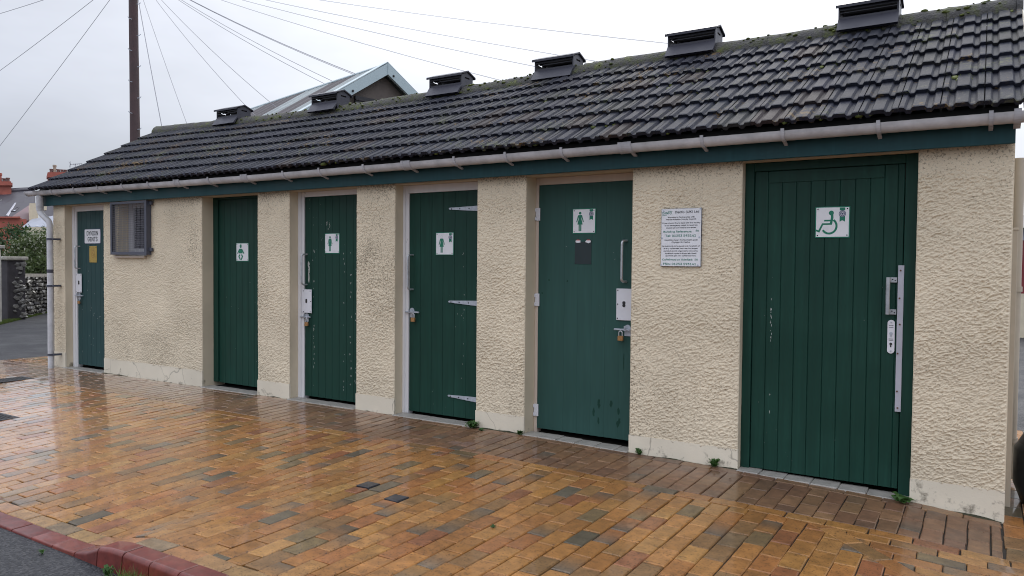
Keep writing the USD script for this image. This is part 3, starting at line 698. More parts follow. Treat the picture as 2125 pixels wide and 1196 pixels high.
# second ladies
y = .13; D = door_root(-4.45, -3.72, y + .012, .04, 2.05, 'green_paint')
frame(D, -4.535, -4.476, -3.627, -3.70, ZT, 2.046, y, 'white_frame_paint', .01, strip=-4.51)
leaf(D, -4.474, -3.702, .042, 2.044, y + .012, list(np.linspace(-4.474, -3.702, 7)), 'green_paint', .004)
pull_handle(D, -4.446, 1.165, 1.48, y + .012, .06)
hasp(D, -4.50, -4.345, .957, y + .010, -4.45)
padlock(-4.405, .908, y - .018, 'brass padlock on the bolt of the door with three strap hinges', 1.05)
for z in (1.888, 1.064, .222): hinge_strap(D, -4.022, -3.70, z, y + .010)
# third ladies
y = .165; D = door_root(-3.08, -2.3, y + .02, .04, 2.06, 'faded_green_paint')
frame(D, -3.147, -3.119, -2.222, -2.262, ZT, 2.058, y, 'cream_frame_paint', -.005)
leaf(D, -3.117, -2.264, .042, 2.056, y + .003, list(np.linspace(-3.117, -2.264, 8)), 'faded_green_paint', .0007)
pull_handle(D, -2.350, 1.277, 1.592, y + .003, .05, .0105)
obj('lock_plate', box(-2.410, -2.275, y - .006, y + .001, .976, 1.222, .002), 'white_plastic', D)
obj('key_slot', fprism(Point(-2.345, 1.092).buffer(.013).union(Point(-2.345, 1.112).buffer(.013)), y - .0085, y - .0055), 'black_rubber', D)
screws(D, [(-2.398, 1.208), (-2.398, 1.10), (-2.398, .99)], y - .006)
hasp(D, -2.418, -2.28, .905, y, -2.325)
padlock(-2.36, .857, y - .028, 'brown brass padlock on the bolt of the faded green door', 1.05)
for z0, z1 in ((1.765, 1.870), (1.058, 1.163), (.141, .243)):
    h = obj('butt_hinge', box(-3.143, -3.102, y - .010, y - .0005, z0, z1, .002), 'white_plastic', D)
    obj('hinge_knuckle', tube([(-3.14, y - .012, z0 + .004), (-3.14, y - .012, z0 + .03)], .007, 8), 'white_plastic', D, smooth=40)
    obj('hinge_knuckle', tube([(-3.14, y - .012, z1 - .03), (-3.14, y - .012, z1 - .004)], .007, 8), 'white_plastic', D, smooth=40)
# accessible
y = .08; D = door_root(-1.33, -.44, y + .02, .02, 2.04, 'green_paint')
frame(D, -1.411, -1.351, -.345, -.418, ZT, 2.058, y, 'green_paint', -.05)
edges = [-1.347, -1.255, -1.163, -1.071, -.979, -.888, -.798, -.706, -.618, -.536, -.459, -.422]
leaf(D, -1.347, -.422, -.002, 2.054, y + .010, edges, 'green_paint', .006)
obj('top_rail', box(-1.253, -.538, y + .004, y + .0095, 1.975, 2.052, .0015), 'green_paint', D)
hp = obj('grab_handle', box(-.512, -.488, y - .032, y - .022, 1.103, 1.343, .004), 'steel', D)
for z in (1.325, 1.122): obj('handle_bracket', cat([box(-.492, -.452, y - .0005, y + .006, z - .017, z + .017, .002), box(-.498, -.486, y - .026, y + .004, z - .012, z + .012, .002)]), 'steel', D)
screws(D, [(-.477, 1.328), (-.462, 1.322), (-.477, 1.126), (-.462, 1.118)], y - .0005, .004)
obj('edge_strip', box(-.447, -.413, y - .004, y + .004, .49, 1.418, .0012), 'pale_strip', D)
for z in (1.385, 1.21, 1.045, .86, .62, .515): obj('rusty_screw', cyl_y(-.431 + RNG.normal(0, .003), z, .0055, y - .007, y - .003, 8), 'rust', D)
pl = Polygon([(-.479 + .021 * math.cos(a), .857 + .021 + (.172 if math.sin(a) > 0 else 0) + .021 * math.sin(a)) for a in np.linspace(0, 2 * math.pi, 28)[:-1]])
obj('key_plate', fprism(pl, y + .002, y + .008), 'white_plastic', D)
obj('key_slot', fprism(Point(-.479, .985).buffer(.010).union(sbox(-.483, .965, -.475, .985)), y - .001, y + .0025), 'galvanised', D)
obj('key_slot', fprism(Point(-.479, .918).buffer(.008).union(sbox(-.4825, .898, -.4755, .918)), y - .0002, y + .0025), 'dark_interior', D)
obj('plate_lettering', cat([box(-.492, -.466, y + .0012, y + .0022, z, z + .003) for z in (1.035, 1.022, .948, .94)]), 'louvre', D)
screws(D, [(-.479, 1.055), (-.479, .872)], y + .001, .005, 'galvanised')

# threshold tiles
for (a, b), yy in zip(OPEN, (.115, .15, .13, .13, .165, .08)):
    th = obj('threshold', box(a + .004, b - .004, -.03, .30, -.25, float(gz(b, 0)) - .012), 'dark_interior', blk)  # near-black behind the tiles: shade under the door put into the colour
    w = .168; x = a + .003 - RNG.random() * .06
    while x < b:
        x0, x1 = max(x + .002, a + .003), min(x + w - .002, b - .003)
        if x1 - x0 > .02:
            zt = float(gz((x0 + x1) / 2, 0)) + .006
            obj('tile', box(x0, x1, -.032, .122, zt - .03, zt + RNG.normal(0, .001), .0025), 'concrete_tile', th)
        x += w

# wear on the doors: flaked and bare places with a shape of their own
def flakes(parent, spots, y, mat, name='bare_patch'):
    ps = []
    for (x, z, rx, rz) in spots:
        n_ = 9; ps.append(Polygon([(x + rx * RNG.uniform(.45, 1.15) * math.cos(a), z + rz * RNG.uniform(.45, 1.15) * math.sin(a)) for a in np.linspace(0, 2 * math.pi, n_ + 1)[:-1]]))
    obj(name, fprism(unary_union(ps), y - .0005, y + .0004), mat, parent, kind='stuff')
DOORS = ['/World/toilet_block/door' + ('' if k == 0 else f'_{k:03d}') for k in range(6)]
g_ = np.random.default_rng(5)
flakes(DOORS[2], [(-5.790 + g_.normal(0, .006), 1.30 + g_.normal(0, .055), .004 + .006 * g_.random(), .012 + .03 * g_.random()) for _ in range(16)] + [(-5.79, 1.27, .010, .055), (-5.783, 1.34, .006, .04)] +
       [(g_.choice([-5.72, -5.30, -5.21, -5.14]) + g_.normal(0, .006), g_.uniform(.15, 1.6), .0022 + .003 * g_.random(), .004 + .012 * g_.random()) for _ in range(60)], .1420, 'flaked_paint')
flakes(DOORS[3], [(-3.86 + g_.normal(0, .008), g_.uniform(.3, 1.5), .002, .006) for _ in range(10)], .1420, 'flaked_paint')
flakes(DOORS[4], [(-2.99, 1.93, .004, .016), (-2.985, 1.965, .005, .012), (-2.99, 1.89, .003, .012), (-2.972, .075, .004, .02), (-2.95, 1.42, .004, .004), (-2.86, 1.55, .003, .003), (-2.44, 1.50, .002, .003), (-2.43, 1.45, .002, .003)], .1680, 'flaked_paint')
flakes(DOORS[4], [(-2.345, .70 - .012 * k + g_.normal(0, .003), .005, .02) for k in range(9)] + [(-2.93 + g_.normal(0, .06), 1.25 + g_.normal(0, .03), .010, .009) for _ in range(11)] + [(-2.5 + g_.normal(0, .14), .22 + g_.normal(0, .06), .014, .03) for _ in range(9)], .1681, 'green_paint', 'dark_scuff')
flakes(DOORS[5], [(-1.222 + g_.normal(0, .003), g_.uniform(.86, 1.20), .0022, .004 + .010 * g_.random()) for _ in range(16)] + [(g_.uniform(-1.3, -.5), g_.uniform(.1, 1.9), .0014, .0024) for _ in range(9)] + [(-1.22, .40, .003, .012), (-1.22, .52, .003, .006)], .0902, 'flaked_paint')
flakes(DOORS[1], [(g_.uniform(-7.2, -6.5), g_.uniform(.2, 1.9), .002, .004) for _ in range(12)], .1680, 'flaked_paint')
flakes(DOORS[0], [(g_.uniform(-10.0, -9.4), g_.uniform(.2, 1.35), .003, .008) for _ in range(22)], .1270, 'flaked_paint')

# silt and moss lodged along the foot of the wall
V, F = [], []
xs = np.arange(BX0, BX1, .012)
for x in xs:
    inop = any(a - .0 < x < b for a, b in OPEN)
    nz_ = float(meshkit.fbm(np.array([x * 7.0, 1.3, 0.]), 3, 6)); h = 0.0 if inop else max(0., (nz_ - .38)) * .036; w = .006 + h * 1.4; z = float(gz(x, 0)) - .004
    V += [(x, .004, z + h), (x, -.004 - w * .5, z + h * .55), (x, -.004 - w, z)]
for i in range(len(xs) - 1):
    for j in range(2):
        a = i * 3 + j; F += [[a, a + 1, a + 4], [a, a + 4, a + 3]]
obj('silt', (np.array(V), np.array(F)), 'silt', wk, kind='stuff', label='dark silt and moss along the foot of the wall')
# scraps of dead leaf and grit on the pavers
V, F = [], []
for k in range(150):
    x = g_.uniform(-9.5, .1); y = -abs(g_.normal(0, .28)) - .01 if k < 95 else g_.uniform(-2.9, -.6); r = g_.uniform(.003, .011); z = float(gz(x, y)) + .003; a = g_.uniform(0, 6.28); b = len(V)
    for t_, q_ in ((0, 1), (1.9, .5), (3.14, 1), (4.4, .45)): V.append((x + r * q_ * math.cos(a + t_), y + r * q_ * math.sin(a + t_), z + g_.uniform(0, .004)))
    F += [[b, b + 1, b + 2], [b, b + 2, b + 3]]
obj('leaf_litter', (np.array(V), np.array(F)), 'rust', wk, kind='stuff', label='scraps of dead leaf and grit on the pavers')

# ------------------------------------------------------------------ fascia, gutter, downpipe
obj('fascia', box(-10.62, BX1 + .002, -.070, -.046, 2.118, 2.285, .003), 'fascia_paint', blk)
obj('soffit', box(-10.6, BX1, -.0455, .011, 2.150, 2.165), 'fascia_paint', blk)
def gzc(x): return 2.256 + .030 * max(0., (-x - 6) / 4.6) ** 1.4
GY, GR = -.135, .058
gx = np.linspace(-10.78, .34, 46); V = []
ang = np.linspace(math.pi, 2 * math.pi, 13)
for x in gx:
    zc_ = gzc(x) + .022
    V += [(x, GY + GR * math.cos(a), zc_ + GR * math.sin(a) * 1.0) for a in ang] + [(x, GY + (GR - .004) * math.cos(a), zc_ + (GR - .004) * math.sin(a)) for a in ang[::-1]]
n = 26; F = []
for i in range(len(gx) - 1):
    for j in range(n):
        a, b = i * n + j, i * n + (j + 1) % n; F += [[a, a + n, b + n], [a, b + n, b]]
gut = obj('gutter', (np.array(V), np.array(F)), 'grey_plastic', blk, smooth=50)
def gutter_band(x, w, t, name, tail=True):
    zc_ = gzc(x) + .022; m = []
    outer = [(GY + (GR + t) * math.cos(a), zc_ + (GR + t) * math.sin(a)) for a in np.linspace(math.pi * .93, 2 * math.pi, 15)]
    inn = [(GY + (GR + .0008) * math.cos(a), zc_ + (GR + .0008) * math.sin(a)) for a in np.linspace(math.pi * .93, 2 * math.pi, 15)]
    m.append(extrude_x(outer + inn[::-1], x - w / 2, x + w / 2))
    if tail:
        zb_ = zc_ - GR - t
        m.append(hull([(xx, yy, zz) for xx in (x - w / 2, x + w / 2) for yy, zz in ((GY + .012, zb_ + .006), (GY + .012, zb_ - .001), (-.0705, zb_ - .003), (-.0705, zb_ - .016), (-.078, zb_ - .014))]))
    obj(name, cat(m), 'bracket_plastic', gut)
for x in (-10.107, -9.571, -9.045, -8.529, -8.016, -6.943, -5.795, -5.30, -4.74, -3.729, -3.227, -2.724, -1.639, -1.109, -.552, .025): gutter_band(x, .022, .0075, 'gutter_bracket')
for x in (-7.491, -6.372, -4.251, -2.207): 
    gutter_band(x - .038, .026, .0055, 'gutter_joint', False); gutter_band(x + .038, .026, .0055, 'gutter_joint'); gutter_band(x, .050, .0035, 'gutter_joint', False)
gutter_band(.150, .035, .006, 'gutter_joint')
zc_ = gzc(-10.78) + .022
obj('stop_end', fprism(Polygon([(0, 0), (1, 0), (1, 1)]).buffer(-.6), 0, .001) if False else extrude_x([(GY + (GR + .003) * math.cos(a), zc_ + (GR + .003) * math.sin(a)) for a in ang], -10.785, -10.779), 'grey_plastic', gut)
px_, py_ = -10.50, GY
px2, py2 = -10.315, -.105
dp = obj('downpipe', tube(arcpath([(px_, py_, 2.25), (px_, py_, 2.03), (px2, py2, 1.90), (px2, py2, float(gz(px2, py2)) - .02)], .05), .037, 18), 'grey_plastic', blk, smooth=40)
obj('outlet', tube([(px_, py_, 2.235), (px_, py_, 2.10)], .045, 18), 'grey_plastic', dp, smooth=40)
obj('socket', tube([(px_, py_, 2.10), (px_, py_, 2.055)], .042, 18), 'grey_plastic', dp, smooth=40)
for z in (1.68, 1.07, .17):
    obj('pipe_clip', cat([tube([(px2, py2, z - .012), (px2, py2, z + .012)], .0425, 18), box(px2 + .03, px2 + .075, py2 + .0, py2 + .1, z - .012, z + .012, .002)]), 'dark_grey_metal', dp)
obj('tape_mark', tube([(px2, py2, 1.24), (px2, py2, 1.285)], .0378, 18), 'louvre', dp)

# ------------------------------------------------------------------ roof
EY, EZ, SL, RY = -.225, 2.318, .578, 1.62            # eave edge, slope (tangent), ridge
th_ = math.atan(SL); ca, sa = math.cos(th_), math.sin(th_)
UX0, UX1, TW = -10.57, .205, .2155
NCOURSE, GAUGE = 7, (1.53 - EY) / 7 / ca
roof = obj('roof', cat([hull([(x, y, z) for x in (UX0 + .05, UX1 - .05) for y, z in ((EY + .09, EZ + .09 * SL - .050), (RY, EZ + (RY - EY) * SL - .14), (RY, EZ + (RY - EY) * SL - .18), (EY + .09, EZ + .09 * SL - .085))]),
    hull([(x, y, z) for x in (UX0, UX1) for y, z in ((2 * RY - EY, EZ - .02), (RY + .001, EZ + (RY - EY) * SL - .12), (RY + .001, EZ + (RY - EY) * SL - .18), (2 * RY - EY, EZ - .07))])]), 'dark_interior', blk)
per = TW / 2
RIDGE_SAG = ([-10.6, -9.2, -7.75, -6.1, -4.3, -3.3, -1.9, .3], [0, -.035, -.073, -.078, -.06, -.010, -.008, 0])
def sag(x): return float(np.interp(x, *RIDGE_SAG)) - .013
def tile_mesh(x0, course):
    s0 = course * GAUGE + RNG.normal(0, .002)
    lift = RNG.normal(0, .0012)
    us = [.002, .006, .030, .042, .064, .076, .076 + .062, .15, .172, .184, TW - .002]
    hs = [.014, .020, .020, .003, .003, .020, .020, .003, .003, .019, .019]
    hs = [h + RNG.normal(0, .0005) for h in hs]
    Ls = [0., .012, GAUGE * .5, GAUGE + .05]
    V = []
    skew = RNG.normal(0, .0012)
    for k, s in enumerate(Ls):
        d = .027 - .027 * s / GAUGE if s <= GAUGE else -.002
        for u, h in zip(us, hs):
            edge = (-.003 if k == 0 else 0) + (RNG.normal(0, .0014) if k == 0 else 0)
            S, N = s0 + s + (edge if k == 0 else 0), h + d + lift + (-.003 if k == 0 else 0)
            V.append((x0 + u + skew * s, EY + S * ca - N * sa, EZ + S * sa + N * ca - .012))
    m = len(us); F = []
    for i in range(len(Ls) - 1):
        for j in range(m - 1):
            a = i * m + j; F += [[a, a + 1, a + m + 1], [a, a + m + 1, a + m]]
    nb = len(V)                                     # thick front edge
    for u, h in zip(us, hs):
        S, N = s0 + .004, h + .027 - .030 + lift
        V.append((x0 + u, EY + S * ca - N * sa, EZ + S * sa + N * ca - .012))
    for j in range(m - 1): F += [[j, nb + j, nb + j + 1], [j, nb + j + 1, j + 1]]
    nb2 = len(V)                                    # underside
    for u, h in zip(us, hs):
        S, N = s0 + GAUGE, h - .02 + lift
        V.append((x0 + u, EY + S * ca - N * sa, EZ + S * sa + N * ca - .012))
    for j in range(m - 1): F += [[nb + j, nb2 + j, nb2 + j + 1], [nb + j, nb2 + j + 1, nb + j + 1]]
    L0 = [0, m, 2 * m]; 
    F += [[0, m, nb], [m, 2 * m, nb], [m - 1, nb + m - 1, 2 * m - 1], [2 * m - 1, nb + m - 1, 3 * m - 1]]
    V = np.array(V); V[:, 2] += np.interp(V[:, 0], *RIDGE_SAG) * np.clip((V[:, 1] - EY) / (RY - EY), 0, 1)
    return V, np.array(F)
TILEC = [((.0145, .0165, .0275), 5), ((.018, .020, .032), 4), ((.012, .0135, .023), 3), ((.026, .019, .021), .8), ((.021, .022, .025), 1)]
tiles = []
for c in range(NCOURSE):
    x = UX0
    while x < UX1 - .05:
        m = tile_mesh(x, c); tiles.append((*m, np.tile(pick(TILEC), (len(m[0]), 1)))); x += TW
emit('roof_tile', tiles, 'roof_tile', roof, 300, 'far_tiles')
# eave course moss and ridge
x, k = UX0 - .01, 0
RZ = EZ + (RY - EY) * SL
while x < UX1:
    x1 = min(x + .445, UX1 + .01); n = 9; A = np.linspace(-.12, math.pi + .12, n); V, F = [], []
    dzr = RNG.normal(0, .003)
    xs = np.linspace(x, x1, 9)
    for xx in xs:
        for a in A:
            rr = .118 + .012 * meshkit.fbm(np.array([xx * 9, math.cos(a) * 2, a * 2.]), 3, 8) + (.006 if xx == xs[0] else 0)
            V.append((xx, RY - rr * math.cos(a) * 1.05, RZ - .055 + rr * math.sin(a) + dzr + sag(xx)))
    for i in range(8):
        for j in range(n - 1):
            a = i * n + j; F += [[a, a + 1, a + n + 1], [a, a + n + 1, a + n]]
    V += [(x, RY, RZ - .07), (x1, RY, RZ - .07)]
    for j in range(n - 1): F += [[len(V) - 2, j + 1, j], [len(V) - 1, 8 * n + j, 8 * n + j + 1]]
    obj('ridge_tile', (np.array(V), np.array(F)), 'ridge_concrete', roof, smooth=45); x = x1 + .003
# bedding mortar at the right verge
vb = [(x, y, EZ + (y - EY) * SL - o) for x in (UX1 - .03, UX1 + .008) for y in (EY + .03, RY) for o in (.045, -.002)]
obj('verge_mortar', hull(vb), 'plinth_render', roof)
# moss cushions
ms = []
def cushion(x, sl, r, sq=.5):
    ico = trimesh.creation.icosphere(subdivisions=1, radius=1.0); v = np.array(ico.vertices) * (1 + .35 * (RNG.random((len(ico.vertices), 1)) - .5))
    N = .012
    c = np.array((x, EY + sl * ca - N * sa, EZ + sl * sa + N * ca - .012)); c[2] += float(np.interp(x, *RIDGE_SAG)) * sl / ((1.53 - EY) / ca); e1, e2, e3 = np.array((1., 0, 0)), np.array((0, ca, sa)), np.array((0, -sa, ca))
    ms.append((c + r * (v[:, :1] * e1 + v[:, 1:2] * e2 * 1.2 + v[:, 2:] * e3 * sq), np.array(ico.faces)))
for k in range(300):
    cx, c = RNG.uniform(UX0, UX1), RNG.integers(0, NCOURSE); 
    if meshkit.noise(np.array([cx * .9, c * .7, 0.]), 3) < .42: continue
    sl = c * GAUGE + (RNG.normal(0, .012) if RNG.random() < .6 else RNG.uniform(0, GAUGE)) + .01
    cushion(cx, max(sl, .01), abs(RNG.normal(.011, .006)) + .004, .6)
for cx, sl in ((-2.63, .9), (-2.6, .92), (-2.35, 1.2), (-2.25, 1.18), (-2.4, .62), (-1.95, .63), (-1.9, .64), (-3.0, .62), (-2.7, .35), (-3.3, .9), (-3.9, 1.25), (-1.05, 1.13), (-.15, .55), (-.14, .5), (-1.3, .1)):
    for q in range(4): cushion(cx + RNG.normal(0, .03), sl + RNG.normal(0, .012), RNG.uniform(.012, .024), .6)
L_SL = (1.53 - EY) / ca
for k in range(260):                                # along the ridge bedding
    cx = RNG.uniform(UX0, UX1); a = RNG.uniform(-.05, 1.2) if RNG.random() < .8 else RNG.uniform(1.2, 1.7)
    if meshkit.noise(np.array([cx * .8, 0., 4.]), 5) < .35: continue
    r = abs(RNG.normal(.006, .004)) + .003; ico = trimesh.creation.icosphere(subdivisions=1, radius=1.0); v = np.array(ico.vertices) * (1 + .35 * (RNG.random((len(ico.vertices), 1)) - .5))
    ms.append((np.array((cx, RY - .13 * math.cos(a), RZ - .055 + .127 * math.sin(a) + sag(cx))) + v * r * np.array((1.4, 1, .8)), np.array(ico.faces)))
obj('moss', cat(ms), 'moss', roof, smooth=True, kind='stuff', label='green moss cushions on the roof tiles and ridge')

# ridge ventilators
def ridge_vent(cx, Z0):
    """slotted ventilator astride the ridge: flared skirts, sills, slats, end plates and a low pitched cap"""
    w = .225; x0, x1 = cx - w, cx + w; yb = RY
    yy = lambda s, a, b: (min(yb + s * a, yb + s * b), max(yb + s * a, yb + s * b))
    sk = lambda s: hull([(x, yb + s * o, z) for x in (x0, x1) for o, z in ((.185, Z0 - .105), (.108, Z0 + .0), (.095, Z0 + .0), (.16, Z0 - .115))])
    v = obj('ridge_vent', sk(-1), 'vent_plastic', roof); obj('vent_skirt', sk(1), 'vent_plastic', roof)
    end = Polygon([(yb - .108, Z0 - .10), (yb + .108, Z0 - .10), (yb + .108, Z0 + .098), (yb, Z0 + .142), (yb - .108, Z0 + .098)]).difference(sbox(yb - .045, Z0 + .070, yb + .045, Z0 + .088))
    for xa in (x0 + .001, x1 - .013):
        m = trimesh.creation.extrude_polygon(end, .012, engine='earcut'); vv = np.array(m.vertices)
        obj('vent_end', (np.stack([xa + vv[:, 2], vv[:, 0], vv[:, 1]], 1), np.array(m.faces)), 'vent_plastic', roof)
    for s in (-1, 1):
        a, b = yy(s, .104, .094); obj('vent_sill', box(x0 + .014, x1 - .014, a, b, Z0 - .004, Z0 + .018, .002), 'vent_plastic', roof)
        a, b = yy(s, .106, .100); obj('vent_slat', box(x0 + .014, x1 - .014, a, b, Z0 + .050, Z0 + .055), 'vent_plastic', roof)
        a, b = yy(s, .106, .100)
        if s < 0: obj('vent_band', box(x0 + .014, x1 - .014, a, b, Z0 + .072, Z0 + .096), 'vent_plastic', roof)
    cap = [(yb - .142, Z0 + .088), (yb - .142, Z0 + .110), (yb, Z0 + .163), (yb + .142, Z0 + .110), (yb + .142, Z0 + .088), (yb + .134, Z0 + .088), (yb + .134, Z0 + .102), (yb, Z0 + .148), (yb - .134, Z0 + .102), (yb - .134, Z0 + .088)]
    obj('vent_cap', extrude_x(cap, x0 - .014, x1 + .014), 'vent_plastic', roof)
for cx, zv in ((-8.865, 3.398), (-6.995, 3.392), (-5.115, 3.383), (-3.738, 3.394), (-2.305, 3.438), (-.832, 3.446)): ridge_vent(cx, zv)

# ------------------------------------------------------------------ window with guard
x0, x1, z0, z1 = WIN
wn = obj('window', box(x0, x1, .20, .215, z0, z1), 'window_void', blk)
fw = .055
obj('window_frame', cat([box(x0, x0 + fw + .05, .13, .20, z0, z1, .003), box(x1 - fw, x1, .13, .20, z0, z1, .003), box(x0 + fw + .05, x1 - fw, .131, .20, z0, z0 + .085, .003), box(x0 + fw + .05, x1 - fw, .131, .20, z1 - .08, z1, .003)]), 'dull_white', wn)
for k, z in enumerate(np.arange(z0 + .09, z1 - .085, .0305)):
    obj('louvre_slat', hull([(xx, yy, zz) for xx in (x0 + fw + .052, x1 - fw - .002) for yy, zz in ((.145, z), (.145, z + .006), (.185, z + .026), (.185, z + .032))]), 'louvre', wn)
obj('sill', box(x0 - .03, x1 + .01, -.035, .13, z0 - .028, z0 - .004, .004), 'cream_frame_paint', wn)
gxa, gxb, gza, gzb, gyf = -9.0, -8.255, 1.478, 2.112, -.062
gd = obj('window_guard', cat([box(gxa, gxa + .035, gyf, gyf + .012, gza, gzb, .002), box(gxb - .042, gxb, gyf, gyf + .012, gza, gzb, .002), box(gxa + .035, gxb - .042, gyf + .0005, gyf + .012, gza, gza + .035, .002), box(gxa + .035, gxb - .042, gyf + .0005, gyf + .012, gzb - .03, gzb, .002),
    box(gxa, gxa + .006, gyf + .012, 0, gza, gzb), box(gxb - .006, gxb, gyf + .012, 0, gza, gzb), box(gxa + .006, gxb - .006, gyf + .012, .0, gza, gza + .006)]), 'dark_grey_metal', blk)
wires = [tube([(x, gyf + .009, gza + .01), (x, gyf + .009, gzb - .01)], .0018, 5) for x in np.arange(gxa + .05, gxb - .045, .0265)] + [tube([(gxa + .01, gyf + .0118, z), (gxb - .01, gyf + .0118, z)], .0018, 5) for z in np.arange(gza + .05, gzb - .03, .0265)]
for w_ in wires: obj('guard_wire', w_, 'wire_metal', gd)
for (x, z) in ((gxa - .022, gzb - .025), (gxb + .022, gzb - .03), (gxb + .025, gza + .06), (gxa - .012, gza + .03)):
    obj('guard_lug', box(x - .025, x + .025, -.03, -.004, z - .022, z + .022, .004), 'dark_grey_metal', gd)

# ------------------------------------------------------------------ signs
def woman(cx, z0, h):
    u = h / 10.
    P = [Point(cx, z0 + 9.25 * u).buffer(.72 * u), Polygon([(cx - .75 * u, z0 + 8.3 * u), (cx + .75 * u, z0 + 8.3 * u), (cx + .85 * u, z0 + 6.2 * u), (cx + 1.5 * u, z0 + 3.4 * u), (cx - 1.5 * u, z0 + 3.4 * u), (cx - .85 * u, z0 + 6.2 * u)]),
         LineString([(cx - .9 * u, z0 + 8.0 * u), (cx - 1.85 * u, z0 + 4.9 * u)]).buffer(.28 * u), LineString([(cx + .9 * u, z0 + 8.0 * u), (cx + 1.85 * u, z0 + 4.9 * u)]).buffer(.28 * u),
         sbox(cx - .75 * u, z0, cx - .1 * u, z0 + 3.5 * u), sbox(cx + .1 * u, z0, cx + .75 * u, z0 + 3.5 * u)]
    return unary_union(P[:1]), unary_union(P[1:])
def emblem(parent, cx, zt, w, y):
    """rosette on a green ribbon"""
    h = w * 2.05; y0, y1 = y - .0006, y + .0002
    obj('ribbon', fprism(sbox(cx - w * .36, zt - h * .2, cx + w * .36, zt), y0, y1), 'sign_green', parent)
    obj('ribbon', fprism(Polygon([(cx - w * .36, zt - h * .62), (cx + w * .36, zt - h * .62), (cx + w * .36, zt - h), (cx, zt - h * .9), (cx - w * .36, zt - h)]), y0, y1), 'sign_green', parent)
    c = (cx, zt - h * .44); ring = Point(c).buffer(w * .48).difference(Point(c).buffer(w * .40)).union(Point(c).buffer(w * .34).difference(Point(c).buffer(w * .26)))
    spokes = unary_union([LineString([c, (c[0] + w * .3 * math.cos(a), c[1] + w * .3 * math.sin(a))]).buffer(w * .035) for a in np.arange(6) * math.pi / 3])
    obj('rosette', fprism(ring.union(spokes).union(Point(c).buffer(w * .09)), y0 - .0003, y1), 'print_navy', parent)
def plate_sign(x0, x1, z0, z1, y, label, screws_=True, border='sign_green', b=.006):
    t = thing('door_sign', label, 'sign', ((x0 + x1) / 2, y, z0))
    obj('backing_plate', fprism(sbox(x0 + .004, z0 + .004, x1 - .004, z1 - .004).buffer(.004), y - .004, y), border, t)
    obj('face', fprism(sbox(x0 + b + .002, z0 + b + .002, x1 - b - .002, z1 - b - .002).buffer(.002), y - .0052, y - .0035), 'white_sign', t)
    if screws_: screws(t, [(x0 + .016, z0 + .016), (x1 - .016, z0 + .016), (x0 + .016, z1 - .016), (x1 - .016, z1 - .016)], y - .0055, .0042)
    return t
# baby changing
yb = .168; t = plate_sign(-6.945, -6.74, 1.410, 1.611, yb, 'white and green baby changing sign with infant symbol on the plain green door')
cx = -6.868; z = 1.425; P = [affinity.scale(Point(cx, z + .150).buffer(.0165), .95, 1.25), Polygon([(cx - .022, z + .118), (cx + .022, z + .118), (cx + .026, z + .076), (cx - .026, z + .076)]).buffer(.004),
     LineString([(cx - .020, z + .114), (cx - .050, z + .074)]).buffer(.0072), LineString([(cx + .020, z + .114), (cx + .050, z + .074)]).buffer(.0072)]
for s in (-1, 1): P.append(LineString([(cx + s * .016, z + .054), (cx + s * .030, z + .038), (cx + s * .010, z + .008)]).buffer(.0085))
obj('infant_symbol', fprism(unary_union(P), yb - .0058, yb - .005), 'sign_green', t)
# ladies
yb = .142
t = plate_sign(-5.560, -5.358, 1.494, 1.695, yb, 'ladies toilet sign with green woman symbol on the badly chipped green door')
hd, bd = woman(-5.487, 1.517, .150); obj('woman_symbol', fprism(hd.union(bd), yb - .0058, yb - .005), 'sign_green', t); emblem(t, -5.395, 1.685, .036, yb - .0052)
t = plate_sign(-4.168, -3.968, 1.480, 1.683, yb, 'ladies toilet sign whose woman symbol has its head scratched off')
hd, bd = woman(-4.100, 1.502, .152); obj('woman_symbol', fprism(bd, yb - .0058, yb - .005), 'sign_green', t); obj('scratched_head', fprism(hd.difference(hd.buffer(-.0018)), yb - .0056, yb - .005), 'barn_trim', t); emblem(t, -4.004, 1.675, .040, yb - .0052)
yb = .168
t = plate_sign(-2.803, -2.597, 1.653, 1.853, yb, 'ladies toilet sign with green woman symbol on the faded green door')
hd, bd = woman(-2.735, 1.673, .155); obj('woman_symbol', fprism(hd.union(bd), yb - .0058, yb - .005), 'sign_green', t); emblem(t, -2.636, 1.846, .042, yb - .0052)
# wheelchair
yb = .090
t = plate_sign(-.948, -.735, 1.596, 1.801, yb, 'square wheelchair symbol sign on the wide accessible toilet door')
def wc(px, py): return (-.950 + (px - 20) / 1165 * .215, 1.8015 - (py - 60) / 1040 * .206)
wp = lambda pts, r: LineString([wc(*p) for p in pts]).buffer(r, cap_style=2, join_style=2)
whl = [wc(505 + 245 * math.cos(a), 710 + 245 * math.sin(a)) for a in np.radians(np.arange(-56, 153, 6))]
obj('wheelchair_symbol', fprism(unary_union([Point(wc(570, 275)).buffer(.0155), wp([(595, 270), (600, 430), (565, 635)], .0074), wp([(335, 525), (570, 525)], .0052), wp([(600, 638), (285, 638), (165, 880), (48, 838)], .0056), LineString(whl).buffer(.0066, cap_style=2)]), yb - .0058, yb - .005), 'sign_green', t)
emblem(t, -.781, 1.793, .045, yb - .0052)
